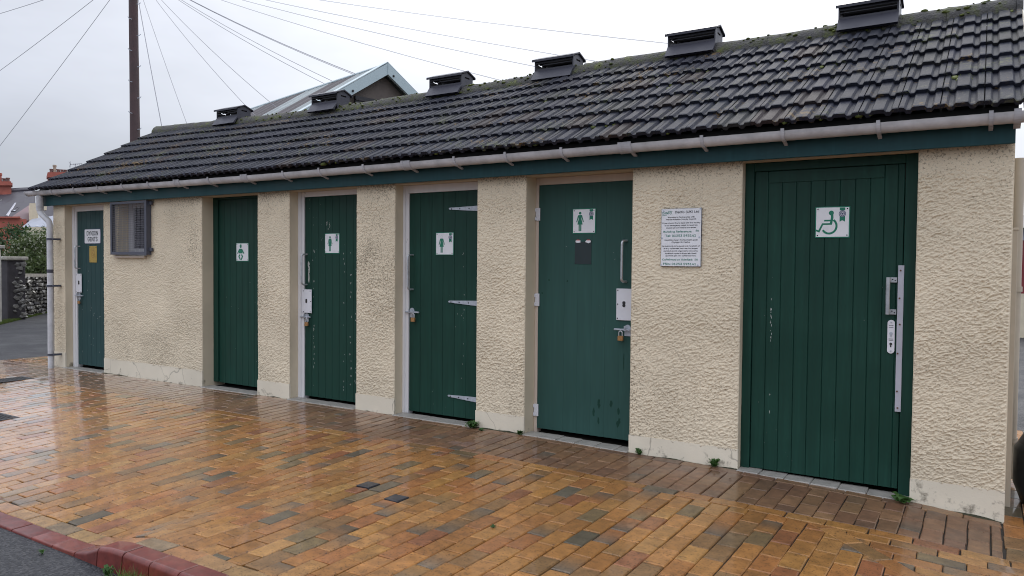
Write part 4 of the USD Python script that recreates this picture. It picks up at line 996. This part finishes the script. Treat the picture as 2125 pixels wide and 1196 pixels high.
# gents
yb = .127
t = thing('door_sign', 'white sign reading DYNION GENTS at the top of the leftmost door', 'sign', (-9.72, yb, 1.622))
obj('backing_plate', fprism(sbox(-9.893, 1.638, -9.552, 1.797).buffer(.016), yb - .004, yb), 'print_navy', t)
obj('face', fprism(sbox(-9.889, 1.642, -9.556, 1.793).buffer(.014), yb - .0055, yb - .0035), 'white_sign', t)
for m_ in ([ftext('DYNION', -9.722, 1.729, .054, yb - .0055, .262, True), ftext('GENTS', -9.718, 1.654, .054, yb - .0055, .228, True)]): obj('lettering', m_, 'print_black', t)
t = thing('door_plate', 'small yellow metal plate under the DYNION GENTS sign', 'sign', (-9.715, yb, 1.38))
obj('plate', box(-9.802, -9.628, yb - .004, yb, 1.381, 1.593, .001), 'brass_yellow', t)
cc = affinity.scale(Point(-9.715, 1.49).buffer(.05), .75, 1.); obj('raised_emblem', fprism(cc.difference(affinity.scale(Point(-9.715, 1.49).buffer(.044), .75, 1.)).union(wp_ := LineString([(-9.735, 1.51), (-9.71, 1.49), (-9.72, 1.465)]).buffer(.004)), yb - .005, yb - .0038), 'padlock_brass', t)
screws(t, [(-9.785, 1.575), (-9.645, 1.575), (-9.785, 1.40), (-9.645, 1.40)], yb - .004, .005)
# empty paper holder
yb = .168
t = thing('notice_holder', 'dark blank panel with torn white paper corners on the faded green door', 'notice', (-2.707, yb, 1.41))
obj('panel', box(-2.780, -2.634, yb - .003, yb, 1.410, 1.588, .0008), 'dark_panel', t)
for cx_, sgn in ((-2.752, 1), (-2.660, -1)):
    pts = [(cx_ + .026 * math.cos(a) * RNG.uniform(.8, 1.1), 1.590 + .014 * math.sin(a) * RNG.uniform(.7, 1.15)) for a in np.linspace(0, 2 * math.pi, 13)[:-1]]
    obj('torn_paper', fprism(Polygon(pts), yb - .0045, yb - .003), 'white_sign', t)
    obj('red_edge', fprism(Polygon([(cx_ - .016, 1.599), (cx_ + .018, 1.599), (cx_ + .012, 1.605), (cx_ - .010, 1.605)]), yb - .005, yb - .0042), 'print_red', t)
screws(t, [(-2.775, 1.594), (-2.637, 1.594), (-2.775, 1.418), (-2.637, 1.418)], yb - .0045, .004)
# facility notice on the wall
yb = -.006; nx0, nx1, nz0, nz1 = -1.987, -1.689, 1.398, 1.815
t = thing('facility_notice', 'large white notice with green and black lettering screwed to the cream wall', 'sign', (-1.838, yb, 1.398))
obj('backing_plate', box(nx0, nx1, yb - .003, yb + .012, nz0, nz1, .0008), 'dark_grey_metal', t)
obj('face', box(nx0 + .002, nx1 - .002, yb - .0042, yb - .0028, nz0 + .002, nz1 - .002), 'white_sign', t)
def tz(py): return nz1 - (py - 165) / (1005 - 165) * (nz1 - nz0)
def tx(px): return nx0 + (px - 245) / (812 - 245) * (nx1 - nx0)
blk_l, grn_l = [], []
cxm = (nx0 + nx1) / 2; yt = yb - .0042
for txt, py, h, w, c in (('Danfo (UK) Ltd', 234, .0155, .176, 610),):
    blk_l.append(ftext(txt, tx(c), tz(py), h, yt, w, True))
for txt, py, h, w in (('Working in Partnership with', 301, .0088, .200), ('Pembrokeshire County Council', 332, .0088, .222), ('If you should find a fault with this facility', 384, .0082, .283), ('or an emergency repair is required,', 418, .0082, .245), ('please call our Hotline and quote:', 452, .0082, .222),
                      ('Gweithio mewn Partneriaeth gyda', 630, .0088, .245), ('Chyngor Sir Penfro', 663, .0088, .135), ("Os byddwch chi'n gweld bod rhywbeth o'i", 718, .0082, .283), ('le ar y cyfleuster hwn neu fod angen', 752, .0082, .252), ('gwneud gwaith atgyweirio brys arno,', 788, .0082, .255), ('byddwch cystal \u00e2 ffonio ein llinell', 824, .0082, .232), ("gymorth gan roi'r cyfeirnod hwn:", 857, .0082, .226)):
    blk_l.append(ftext(txt, cxm, tz(py), h, yt, w, True))
for txt, py, h, w, c in (('Building Reference:', 513, .0125, .212, 480), ('58', 505, .0125, .022, 757), ('Tel: 01253 593141', 575, .0155, .228, 523), ('Cyfeirnod yr Adeilad:', 918, .0125, .228, 485), ('58', 918, .0125, .022, 748), ('Ff\u00f4n: 01253 593141', 984, .0148, .245, 513)):
    grn_l.append(ftext(txt, tx(c), tz(py), h, yt, w, True))
grn_l.append(ftext('DANFO', tx(326), tz(246), .0165, yt, .070, True))
grn_l += [box(tx(258), tx(322), yt - .0006, yt, tz(262), tz(256)), box(tx(340), tx(402), yt - .0006, yt, tz(206), tz(200))]
for m_ in blk_l: obj('black_lettering', m_, 'print_black', t)
for m_ in grn_l: obj('green_lettering', m_, 'print_teal', t)
screws(t, [(tx(278), tz(197)), (tx(795), tz(174)), (tx(256), tz(592)), (tx(788), tz(586)), (tx(250), tz(985)), (tx(772), tz(985))], yb - .0045, .0065, 'galvanised')

# ------------------------------------------------------------------ right-hand end of the block
t = thing('side_downpipe', 'beige downpipe on the right end wall of the block', 'downpipe', (.245, 1.0, -.1))
obj('pipe', tube([(.200, 1.0, 2.16), (.200, 1.0, -.05)], .034, 16), 'beige_pipe', t, smooth=40)
obj('collar', tube([(.200, 1.0, 1.28), (.200, 1.0, 1.245)], .041, 16), 'beige_pipe', t, smooth=40)
obj('collar', tube([(.200, 1.0, .235), (.200, 1.0, .20)], .041, 16), 'beige_pipe', t, smooth=40)
obj('swan_neck', tube(arcpath([(.08, 1.0, 2.20), (.14, 1.0, 2.19), (.196, 1.0, 2.10), (.200, 1.0, 2.0)], .03), .018, 12), 'beige_pipe', t, smooth=40)
obj('bracket', box(.14, .20, .99, 1.01, 2.045, 2.06), 'beige_pipe', t)
t = thing('cover_board', 'beige painted trim board beside the right corner of the wall', 'trim board', (.17, .45, -.1))
obj('board', box(.148, .186, .36, .50, -.12, 1.64, .003), 'beige_pipe', t); obj('cap', box(.146, .190, .358, .502, 1.64, 1.655, .002), 'beige_pipe', t)
t = thing('tub_bin', 'black plastic bin at the right edge of the picture', 'bin', (.52, .55, -.12))
obj('body', lathe([(.0, -.125), (.20, -.125), (.225, -.06), (.262, .04), (.262, .26), (.235, .30)], .462, .55, 32), 'black_plastic', t, smooth=40)
obj('hood', lathe([(.238, .30), (.205, .36), (.195, .40), (.195, .72), (.17, .78), (.0, .80)], .462, .55, 32), 'black_plastic', t, smooth=40)
t = thing('drain_grate', 'slotted metal drain grate between the downpipe and the black bin', 'drain grate', (.28, 1.45, -.11))
zg = float(gz(.3, 0)) + .012
obj('frame', box(.20, .46, 1.2, 1.7, zg - .02, zg), 'dark_interior', t)
for yy in np.arange(1.21, 1.69, .05): obj('bar', box(.205, .455, yy, yy + .026, zg, zg + .008, .002), 'dull_white', t)
t = thing('red_shed', 'dark red boarded building beyond the right end of the block', 'shed', (1.9, 15.5, -.1))
obj('wall', box(.5, 4.2, 15.2, 18, .85, 2.05), 'red_paint', t); obj('base_wall', box(.5, 4.2, 15.15, 18, -.2, .85), 'far_cream', t); obj('frieze', box(.5, 4.2, 15.18, 18, 2.051, 2.3), 'far_slate_pale', t)
for k in np.arange(.52, 4.1, .18): obj('board', box(k, k + .17, 15.185, 15.199, .852, 2.048), 'red_paint', t)
obj('roof', hull([(x, y_, z) for x in (.6, 4.4) for y_, z in ((15.0, 2.32), (16.6, 2.7), (18.2, 2.32))]), 'far_slate', t)
t = thing('slate_house', 'dark slate roofed house glimpsed past the right corner', 'house', (.7, 30, -.1))
obj('wall', box(-1.5, 1.22, 30, 36, -.2, 2.6), 'far_cream', t); obj('roof', hull([(x, y_, z) for x in (-1.6, 1.30) for y_, z in ((29.7, 2.6), (33, 5.0), (36.3, 2.6))]), 'far_slate', t)
obj('chimney', box(.2, .8, 32.6, 33.4, 4.7, 5.5), 'far_brick', t)

# ------------------------------------------------------------------ pole and wires
PX, PY = -19.2, 6.5; PTOP = np.array((PX - .05, PY, 9.15))
t = thing('utility_pole', 'brown wooden telegraph pole standing behind the left end of the roof', 'utility pole', (PX, PY, -.1))
obj('shaft', tube([(PX, PY, -.1), (PX, PY, 5.), (PX - .05, PY, 9.2)], [.132, .122, .108], 20), 'pole_wood', t, smooth=40)
vd = np.array((CAM[0] - PX, CAM[1] - PY)); vd /= np.linalg.norm(vd); rt = np.array((-vd[1], vd[0]))
for k, z in enumerate(np.arange(4.9, 8.6, .82)):
    for s in (1, -1):
        c = np.array((PX, PY)) + rt * s * .5 * .12 + vd * .11
        zz = z + (0.41 if s < 0 else 0)
        obj('climbing_step', tube([(c[0], c[1], zz), (c[0] + vd[0] * .05 + rt[0] * s * .06, c[1] + vd[1] * .05 + rt[1] * s * .06, zz), (c[0] + vd[0] * .05 + rt[0] * s * .09, c[1] + vd[1] * .05 + rt[1] * s * .09, zz + .04)], .009, 6), 'galvanised', t)
obj('cable_box', box(PX - .13, PX + .07, PY - .17, PY - .12, 8.75, 9.05, .01), 'dark_grey_metal', t)
def ray_at(px, py, w): return CAM + w * (FWD + RIGHT * (px - 1062.5) / FPX - UP * (py - 598) / FPX)
WIRES = [((336, 264), 17, .0085, 'dark telephone wire dropping steeply to the left end of the ridge'), ((388, 258), 17, .0055, 'thin wire dropping just right of the steepest one beside the pole'),
         ((512, 222), 16, .0055, 'wire ending over the first ridge vent'), ((554, 207), 16, .0055, 'wire meeting the ridge of the pale sheeted roof at its left'),
         ((667, 171), 16, .0055, 'lower of the two wires ending mid way along the sheeted roof'), ((684, 166), 16, .0055, 'upper of the two wires ending mid way along the sheeted roof'),
         ((727, 152), 16, .0055, 'wire reaching the sheeted roof nearest its gable'), ((731, 151), 16.4, .007, 'wire running just above the one nearest the pale gable'),
         ((1030, 165), 13, .0042, 'wire passing above the sheeted gable down to the tiled ridge'), ((1108, 138), 13, .0042, 'wire ending at the fourth ridge vent'),
         ((1252, 130), 13, .0042, 'wire reaching the ridge right of the fourth vent'), ((1390, 91), 13, .0042, 'topmost wire reaching the fifth ridge vent'),
         ((-60, 190), 24, .0065, 'wire running left from the pole, middle of the three'), ((-40, 354), 24, .0065, 'wire running left from the pole, steepest of the three'), ((-60, 46), 24, .0065, 'wire running left from the pole, nearly level at the top')]
for (p, w, r, lab) in WIRES:
    e = ray_at(*p, w); e2 = PTOP + (e - PTOP) * 1.35
    s = np.linspace(0, 1, 14); sag = .10 if p[0] < 500 else .22
    pts = PTOP + (e2 - PTOP) * s[:, None]; pts[:, 2] -= sag * 4 * s * (1 - s)
    pts[:, 2] += sag * 4 * (1 / 1.35) * (1 - 1 / 1.35) * np.clip(s * 1.35, 0, 1.35)
    q = obj('overhead_wire', tube(pts, r, 5), 'cable'); settag(stage.GetPrimAtPath(q), lab, 'wire')

# ------------------------------------------------------------------ building with the sheeted roof
A = np.array((-9.5, 5.48, 5.06)); rd = np.array((-.968, .25, 0)); ac = np.array((.25, .968, 0)); K = 14 / 12.
t = thing('barn', 'brown gabled building with pale grey green bargeboards and sheeted roof behind the block', 'building', (A[0], A[1], -.1))
HW, PIT = 2.3, .66
gp = lambda along, across, z: A + rd * along + ac * across + np.array((0, 0, z))
obj('wall', hull([gp(.10, s * (HW - .15), -5.2) for s in (-1, 1)] + [gp(.10, s * (HW - .15), -HW * PIT - .1) for s in (-1, 1)] + [gp(.10, 0, -.14)] + [gp(.35, s * (HW - .15), -5.2) for s in (-1, 1)] + [gp(.35, s * (HW - .15), -HW * PIT - .1) for s in (-1, 1)] + [gp(.35, 0, -.14)]), 'barn_wall', t)
obj('side_wall', cat([hull([gp(al, s * (HW - .15 - o), z) for al in (.351, 9.) for o in (0, .2) for z in (-5.2, -HW * PIT - .1)]) for s in (-1, 1)]), 'barn_wall', t)
for s in (-1, 1):
    n = 44
    # corrugated sheets in bays, some darker
    for k in range(9):
        a0, a1 = .02 + k * 1.0, .02 + (k + 1) * 1.0; us = np.linspace(a0, a1, 27); V = []
        for u in us:
            h = .022 * math.sin((u - a0) * 2 * math.pi / .1666)
            V += [gp(u, s * .0, .03 + h), gp(u, s * HW, -HW * PIT + .03 + h), gp(u, s * HW, -HW * PIT - .0 + h), gp(u, 0, h)]
        F = []
        for i in range(len(us) - 1):
            for j in range(4):
                a, b = i * 4 + j, i * 4 + (j + 1) % 4; F += [[a, b, b + 4], [a, b + 4, a + 4]]
        obj('roof_sheet', (np.array(V), np.array(F)), 'barn_dark_sheet' if k in (1, 3, 4) else 'barn_sheet', t)
    bb = [gp(al, s * o, -o * PIT + dz) for al in (-.06, .0) for o, dz in ((0, .06), (HW + .05, .06), (HW + .05, -.15), (0, -.15))]
    obj('bargeboard', hull([b + rd * (-.012 if s > 0 else 0) for b in bb]), 'barn_trim', t)
    obj('verge_flashing', hull([gp(al, s * o, -o * PIT + dz) for al in (-.058, .16) for o, dz in ((0, .074), (HW + .05, .074), (HW + .05, .086), (0, .086))]), 'barn_trim', t)
    for o in ((.12, .85) if s > 0 else (.75,)):
        c = gp(-.075, s * o, -o * PIT - .08); obj('fixing', trimesh.creation.icosphere(subdivisions=1, radius=.022).apply_translation(c), 'iron', t)
obj('ridge_flashing', tube([gp(-.05, 0, .04), gp(9.05, 0, .04)], .03, 8), 'barn_trim', t, smooth=40)
obj('vent_slot', hull([gp(al, ac_, z) for al in (.05, .098) for ac_ in (-.62, .62) for z in (-.86, -.62)]), 'window_void', t)
for zz in (-.78, -.70): obj('vent_blade', hull([gp(al, ac_, z) for al in (.03, .06) for ac_ in (-.62, .62) for z in (zz, zz + .02)]), 'pier_dark', t)

# ------------------------------------------------------------------ left background: houses
def local_plane(px, py, w0):
    """a point seen along (px, py) at camera depth w0"""
    return ray_at(px, py, w0)
D1 = 72.0; ctr = ray_at(30, 420, D1); vdir = ctr - CAM; vdir[2] = 0; vdir /= np.linalg.norm(vdir); hr = np.array((vdir[1], -vdir[0], 0.))
def on(px, py, depth=0.):
    """point on the upright plane that faces the street at the houses' distance, moved back by depth metres"""
    d = FWD + RIGHT * (px - 1062.5) / FPX - UP * (py - 598) / FPX
    k = (np.dot(ctr - CAM, vdir) + depth) / np.dot(d, vdir); return CAM + d * k
def slab(pts, thick=.25, mat='far_slate', parent=None, name='roof'):
    p = np.array(pts); nn = np.cross(p[1] - p[0], p[2] - p[0]); nn /= np.linalg.norm(nn)
    if np.dot(nn, vdir) < 0: nn = -nn
    return obj(name, hull(np.vstack([p, p + nn * thick])), mat, parent)
def bx(px0, px1, py0, py1, d0, d1): return hull([on(px, py, d0) for px in (px0, px1) for py in (py0, py1)] + [on(px, py, d0) + vdir * (d1 - d0) for px in (px0, px1) for py in (py0, py1)])
c0 = on(20, 420); t = thing('slate_house', 'dark slate roofed house with two skylights and a red brick chimney at the far left', 'house', (c0[0], c0[1], 0))
r1 = slab([on(-60, 401, 6), on(72, 393.5, 6), on(72, 456, 0), on(-60, 456, 0)], .3, 'far_slate', t)
obj('ridge_tiles', tube([on(-60, 401, 5.9), on(72, 393.5, 5.9)], .16, 8), 'far_slate', t)
obj('wall', hull([on(px, py, d) for px in (-58, 68) for py in (458, 700) for d in (.4, 9)]), 'far_brick', t)
slab([on(-60, 401, 6.05), on(72, 393.5, 6.05), on(72, 456, 12), on(-60, 456, 12)], .3, 'far_slate', t, 'rear_roof')
sl_ = lambda py: 6 * (456 - py) / (456 - 397)
for (a, b, c, d) in (((39, 421), (50, 420.5), (61, 411.5), (52.5, 411.5)), ((24, 439), (31.5, 439), (40, 431), (33.5, 431)), ((-3, 419), (0.5, 418), (3, 414.5), (-1, 415))):
    sk = obj('skylight', hull([on(p[0], p[1], sl_(p[1]) - .22) for p in (a, b, c, d)] + [on(p[0], p[1], sl_(p[1]) + .05) for p in (a, b, c, d)]), 'skylight_glass', r1)
    obj('skylight_frame', tube([on(p[0], p[1], sl_(p[1]) - .2) for p in (a, b, c, d, a)], .07, 5), 'far_slate', r1)
obj('lead_flashing', tube([on(14, 449, sl_(449) - .1), on(32.5, 423, sl_(423) - .1)], .12, 6), 'pale_strip', r1)
ch = obj('chimney', cat([bx(-20, 23.5, 385, 404, 5.2, 7.2), bx(-21, 26, 379.5, 385, 5.0, 7.4), bx(-20, 23, 376.5, 379.5, 5.2, 7.2)]), 'far_brick', t)
for px, r, h in ((-1, .19, 17), (8.5, .15, 6.5), (16.5, .15, 7.5)):
    c = on(px, 377, 6.2); obj('chimney_pot', lathe([(r * 1.1, c[2]), (r, c[2] + h * .7 * .048), (r * 1.25, c[2] + h * .75 * .048), (r * 1.2, c[2] + h * .05), (0, c[2] + h * .05)], c[0], c[1], 12), 'far_pot' if px > 0 else 'far_brick', ch)
c0 = on(110, 380, 10); t = thing('brick_house', 'house with a long red brick chimney stack and aerial showing over the tiled roof', 'house', (c0[0], c0[1], 0))
ch = obj('chimney', cat([bx(100, 158, 368, 400, 10, 12), bx(98, 160, 362, 368, 9.8, 12.2), bx(99, 158, 357.5, 362, 9.9, 12.1)]), 'far_brick', t)
for px, h, m in ((106.5, 7, 'far_pot'), (113.5, 15.5, 'far_pot_buff'), (121, 6.5, 'far_pot'), (128.5, 6, 'far_pot'), (135.5, 5.5, 'far_pot'), (143, 5.5, 'far_pot'), (150, 5, 'far_pot')):
    c = on(px, 358, 11); r = .15; obj('chimney_pot', lathe([(r * 1.1, c[2]), (r, c[2] + h * .7 * .052), (r * 1.3, c[2] + h * .78 * .052), (r * 1.25, c[2] + h * .052), (0, c[2] + h * .052)], c[0], c[1], 12), m, ch)
am = on(156, 360, 11); at_ = on(156, 340, 11)
obj('aerial', cat([tube([am - np.array((0, 0, 1.5)), at_], .035, 6), tube([on(145, 341.5, 11), on(170.5, 340, 11)], .03, 6)] + [tube([on(x, 341.5 - 1.6, 11) , on(x, 341.5 + 1.6, 11)], .018, 4) for x in (153, 157, 161, 165, 169)] + [tube([on(143, 336, 11), on(146, 340.5, 11), on(144, 348, 11)], .02, 4), tube([on(147, 335, 11), on(147, 348, 11)], .02, 4)]), 'cable', t)
slab([on(85, 398, 11), on(190, 392, 11), on(190, 470, 3), on(85, 470, 3)], .3, 'far_slate', t)
obj('wall', hull([on(px, py, d) for px in (90, 185) for py in (470, 700) for d in (3.5, 18)]), 'far_brick', t)
c0 = on(40, 460, -12); t = thing('brick_outbuilding', 'low red brick building with a purple slate roof below the skylights', 'house', (c0[0], c0[1], 0))
obj('wall', cat([bx(-40, 45, 453, 640, -12, -6), bx(45.2, 55, 455, 640, -12, -9)]), 'far_brick', t)
obj('coping', cat([bx(-40, 42, 449.5, 453, -12.2, -5.8)]), 'far_brick', t)
slab([on(24, 450, -5.5), on(62, 425, -2), on(62, 458, -5.7), on(30, 458, -5.7)], .2, 'purple_slate', t)
c0 = on(70, 440, -8); t = thing('cream_building', 'cream rendered building with a pale slate lean to and skylight behind the downpipe', 'house', (c0[0], c0[1], 0))
obj('wall', bx(61.5, 79, 422, 640, -9, -4), 'far_cream', t)
rf = slab([on(46, 471, -18), on(66, 455, -10), on(110, 448, -10), on(110, 471, -18)], .2, 'far_slate_pale', t)
obj('skylight', hull([on(p[0], p[1], d) for p, dd in (((73, 470), -17.4), ((79, 470), -17.4), ((92, 458), -11.6), ((86, 459), -11.6)) for d in (dd - .5, dd - .2)]), 'skylight_glass', rf)
obj('lean_to_wall', bx(48, 112, 471.5, 640, -18, -10), 'far_cream', t)
obj('chimney_pot', bx(92, 97, 418, 436, -9, -8), 'far_cream', t)

# ------------------------------------------------------------------ left: walls, hedge, bush, verge
def stone_wall(p0, p1, h0, h1, thick=.35, n=21, rows=11):
    d = np.array(p1) - np.array(p0); L = np.linalg.norm(d); d /= L; nr = np.array((d[1], -d[0]))
    if np.dot(nr, CAM[:2] - np.array(p0)) < 0: nr = -nr
    t = thing('stone_wall', 'rubble stone boundary wall below the flowering bush', 'wall', (p0[0], p0[1], -.05))
    b = [np.append(np.array(p0) + d * s - nr * (.06 + o), z) for s in (0, L) for o in (0, thick - .06) for z in (-.1,)] + [np.append(np.array(p0) + d * s - nr * (.06 + o), (h0, h1)[int(s > 0)] - .03) for s in (0, L) for o in (0, thick - .06)]
    obj('core', hull(b), 'mortar', t)
    for r in range(rows):
        s = -RNG.random() * .1
        while s < L:
            w = RNG.uniform(.10, .26); hh = (h0 + (h1 - h0) * s / L); z0_, z1_ = -.05 + (hh + .05) * r / rows, -.05 + (hh + .05) * (r + 1) / rows
            c = np.array(p0) + d * (s + w / 2); pts = RNG.normal(0, 1, (14, 3)); pts /= np.linalg.norm(pts, axis=1)[:, None]; pts = np.sign(pts) * np.abs(pts) ** .55
            q = np.array([np.append(c + d * p[0] * w * .48 + nr * (p[1] * .075 - .03 + .02 * math.sin(s * 9 + r)), (z0_ + z1_) / 2 + p[2] * (z1_ - z0_) * .5) for p in pts])
            m = hull(q); tone = np.array(random.choice([(.085, .08, .072), (.115, .11, .095), (.060, .057, .057), (.14, .13, .11)])) * RNG.uniform(.8, 1.15)
            obj('stone', m, 'stone_colour', t, tint=np.tile(tone, (len(m[0]), 1))); s += w
    obj('coping', hull([np.append(np.array(p0) + d * s + nr * o, z + (h1 if s > 0 else h0)) for s in (0, L) for o in (.03, -thick - .02) for z in (-.03, .05)]), 'coping', t)
stone_wall((-20.0, 3.95), (-22.6, 6.35), 1.02, .97)
t = thing('stone_pier', 'dark gate pier with a flat cap at the end of the rubble wall', 'pier', (-19.85, 3.8, -.05))
obj('shaft', box(-20.15, -19.62, 3.56, 3.96, -.1, 1.40, .02), 'pier_dark', t); obj('cap', box(-20.2, -19.57, 3.51, 4.01, 1.40, 1.49, .02), 'coping', t)  # near-black shaft, paler stones on one face only
for k in range(34):
    z = RNG.uniform(0, 1.36); yy = RNG.uniform(3.70, 3.93); r = RNG.uniform(.05, .10); pts = RNG.normal(0, 1, (12, 3)); pts /= np.linalg.norm(pts, axis=1)[:, None]
    m = hull(np.array((-19.62, yy, z)) + pts * (.035, r, r * .7)); obj('stone', m, 'stone_colour', t, tint=np.tile(np.array((.14, .135, .125)) * RNG.uniform(.7, 1.2), (len(m[0]), 1)))
t = thing('rendered_pier', 'pale rendered gate pier with a mossy cap at the left edge', 'pier', (-19.1, 2.8, -.05))
obj('shaft', box(-19.5, -18.80, 2.55, 3.07, -.1, 1.66, .015), 'pier_render', t); obj('cap', box(-19.57, -18.74, 2.49, 3.13, 1.66, 1.74, .015), 'coping', t)

def leaves(centres, per, size, spread, seed):
    g = np.random.default_rng(seed); n = len(centres) * per
    c = np.repeat(np.asarray(centres, float), per, 0) + g.normal(0, 1, (n, 3)) * spread
    a = g.normal(0, 1, (n, 3)); a /= np.linalg.norm(a, axis=1)[:, None]; b = np.cross(a, g.normal(0, 1, (n, 3))); b /= np.linalg.norm(b, axis=1)[:, None]
    s = size * g.uniform(.6, 1.3, (n, 1))
    V = np.stack([c - a * s, c + b * s * .45, c + a * s, c - b * s * .45], 1).reshape(-1, 3); k = np.arange(n)[:, None] * 4
    return V, np.vstack([k + [0, 1, 2], k + [0, 2, 3]])
def shell(cx, cy, cz, rx, ry, rz, n, seed, rough=.25):
    g = np.random.default_rng(seed); p = g.normal(0, 1, (n, 3)); p /= np.linalg.norm(p, axis=1)[:, None]
    r = (1 - rough * meshkit.fbm(p * 2.2 + seed, 3, seed)) * g.uniform(.80, 1.02, n)
    return np.array((cx, cy, cz)) + p * r[:, None] * (rx, ry, rz)
t = thing('flowering_bush', 'large pale flowering bush behind the rubble wall', 'bush', (-23.3, 6.2, 0))
bc = np.vstack([shell(-23.4, 6.3, 1.2, 1.35, 1.15, 1.12, 900, 3), shell(-22.3, 7.5, 1.15, 1.3, 1.0, 1.05, 500, 4), shell(-22.5, 5.6, .85, .85, .7, .80, 280, 6)])
obj('foliage', leaves(bc, 11, .055, .10, 5), 'bush_leaf', t)
up = bc[bc[:, 2] > 1.55]; obj('blossom', leaves(up + (0, 0, .06), 3, .042, .09, 8), 'blossom', t)
obj('stems', cat([tube([(-23.3 + RNG.normal(0, .15), 6.3 + RNG.normal(0, .15), -.1), (-23.3 + dx * .5, 6.3 + dy * .5, .8), (-23.3 + dx, 6.3 + dy, 1.7)], [.05, .035, .012], 7) for dx, dy in RNG.normal(0, .5, (9, 2))]), 'pole_wood', t)
t = thing('dark_hedge', 'dark green hedge below the red brick building at the left edge', 'hedge', (-27.5, 6.2, 0))
hc = np.vstack([shell(-27.5 + k * .8, 6.2 + k * .75, 1.40, 1.1, .9, 1.22, 330, 20 + k) for k in range(-3, 5)])
obj('foliage', leaves(hc, 12, .06, .09, 15), 'hedge_leaf', t)
obj('stems', cat([tube([(-27.5 + k * .8, 6.2 + k * .75, -.1), (-27.5 + k * .8, 6.2 + k * .75, 1.4)], [.05, .02], 6) for k in range(-3, 5)]), 'pole_wood', t)
# verge
def blades(n, fx, h, w, seed):
    g = np.random.default_rng(seed); p = fx(g, n); a = g.uniform(0, 2 * math.pi, n); H = h * g.uniform(.4, 1.2, n); lean = g.normal(0, .35, (n, 2)) * H[:, None]
    d = np.stack([np.cos(a), np.sin(a)], 1) * w / 2
    V = np.stack([np.column_stack([p[:, :2] - d, p[:, 2]]), np.column_stack([p[:, :2] + d, p[:, 2]]), np.column_stack([p[:, :2] + lean, p[:, 2] + H])], 1).reshape(-1, 3)
    return V, np.arange(3 * n).reshape(-1, 3)
def vfx(g, n):
    s = g.random(n); q = np.array((-17.6, 2.2)) + s[:, None] * np.array((-5.0, 4.0)); o = np.abs(g.normal(0, .5, n)) - .12; return np.column_stack([q[:, 0] + o * .62, q[:, 1] - o * .78, np.full(n, -.03)])
obj('grass_verge', blades(16000, vfx, .05, .012, 31), 'verge_grass', kind='stuff', label='thin mossy grass verge along the foot of the rubble wall')

# ------------------------------------------------------------------ weeds
def weed(x, y, r, n, label, h=.05, leafw=.022, upright=.5, name='weed', mat='weed_leaf', catg='weed'):
    z = float(gz(x, min(y, 0))) if y > KERB_OUT else ROAD_Z + .004
    t = thing(name, label, catg, (x, y, z)); V, F = [], []
    for k in range(n):
        a = RNG.uniform(0, 2 * math.pi); L = r * RNG.uniform(.5, 1.1); hh = h * RNG.uniform(.3, 1.1); d = np.array((math.cos(a), math.sin(a), 0)); s = np.array((-d[1], d[0], 0)) * leafw * RNG.uniform(.6, 1.2) / 2
        o = np.array((x, y, z)) + np.append(RNG.normal(0, r * .15, 2), 0)
        m1, m2, tip = o + d * L * .4 + (0, 0, hh * .8), o + d * L * .75 + (0, 0, hh), o + d * L + (0, 0, hh * (.7 if upright < .8 else 1.3))
        b = len(V); V += [o, m1 - s, m1 + s, m2 - s * .9, m2 + s * .9, tip]; F += [[b, b + 1, b + 2], [b + 1, b + 3, b + 4], [b + 1, b + 4, b + 2], [b + 3, b + 5, b + 4]]
    obj('leaves', (np.array(V), np.array(F)), mat, t); obj('stem', tube([(x, y, z - .01), (x + .004, y, z + h * .5)], .003, 5), mat, t)
weed(-3.62, -.045, .065, 46, 'leafy weed at the left foot of the pier beside the three strap hinges', .055)
weed(-3.50, -.09, .03, 14, 'tiny green weed sprig just right of the leafy one', .02)
weed(-3.165, -.03, .035, 22, 'small weed at the corner by the white hinged door frame', .035)
weed(-2.13, -.02, .03, 16, 'small weed under the cracked plinth right of the faded door', .04)
weed(-1.56, -.03, .045, 20, 'upright weed at the plinth just left of the accessible door', .055)
weed(-.39, -.055, .075, 13, 'broad leaved dark weed at the foot of the right hand pier', .045, .05)
weed(-2.17, -1.93, .018, 18, 'speck of moss in the joints in the middle of the pavement', .012, .008)
weed(-4.03, -3.285, .022, 12, 'small weed in the road gutter by the dropped kerb', .018, .012)
weed(-3.47, -3.265, .035, 22, 'low plant against the kerb face left of the grass tuft', .05)
def tfx(g, n): return np.column_stack([-3.255 + g.normal(0, .055, n), -3.285 + g.normal(0, .022, n), np.full(n, ROAD_Z)])
t = thing('grass_tuft', 'tuft of green grass growing against the red kerb', 'grass tuft', (-3.255, -3.285, ROAD_Z))
obj('blades', blades(260, tfx, .085, .006, 41), 'grass_leaf', t, kind='stuff')
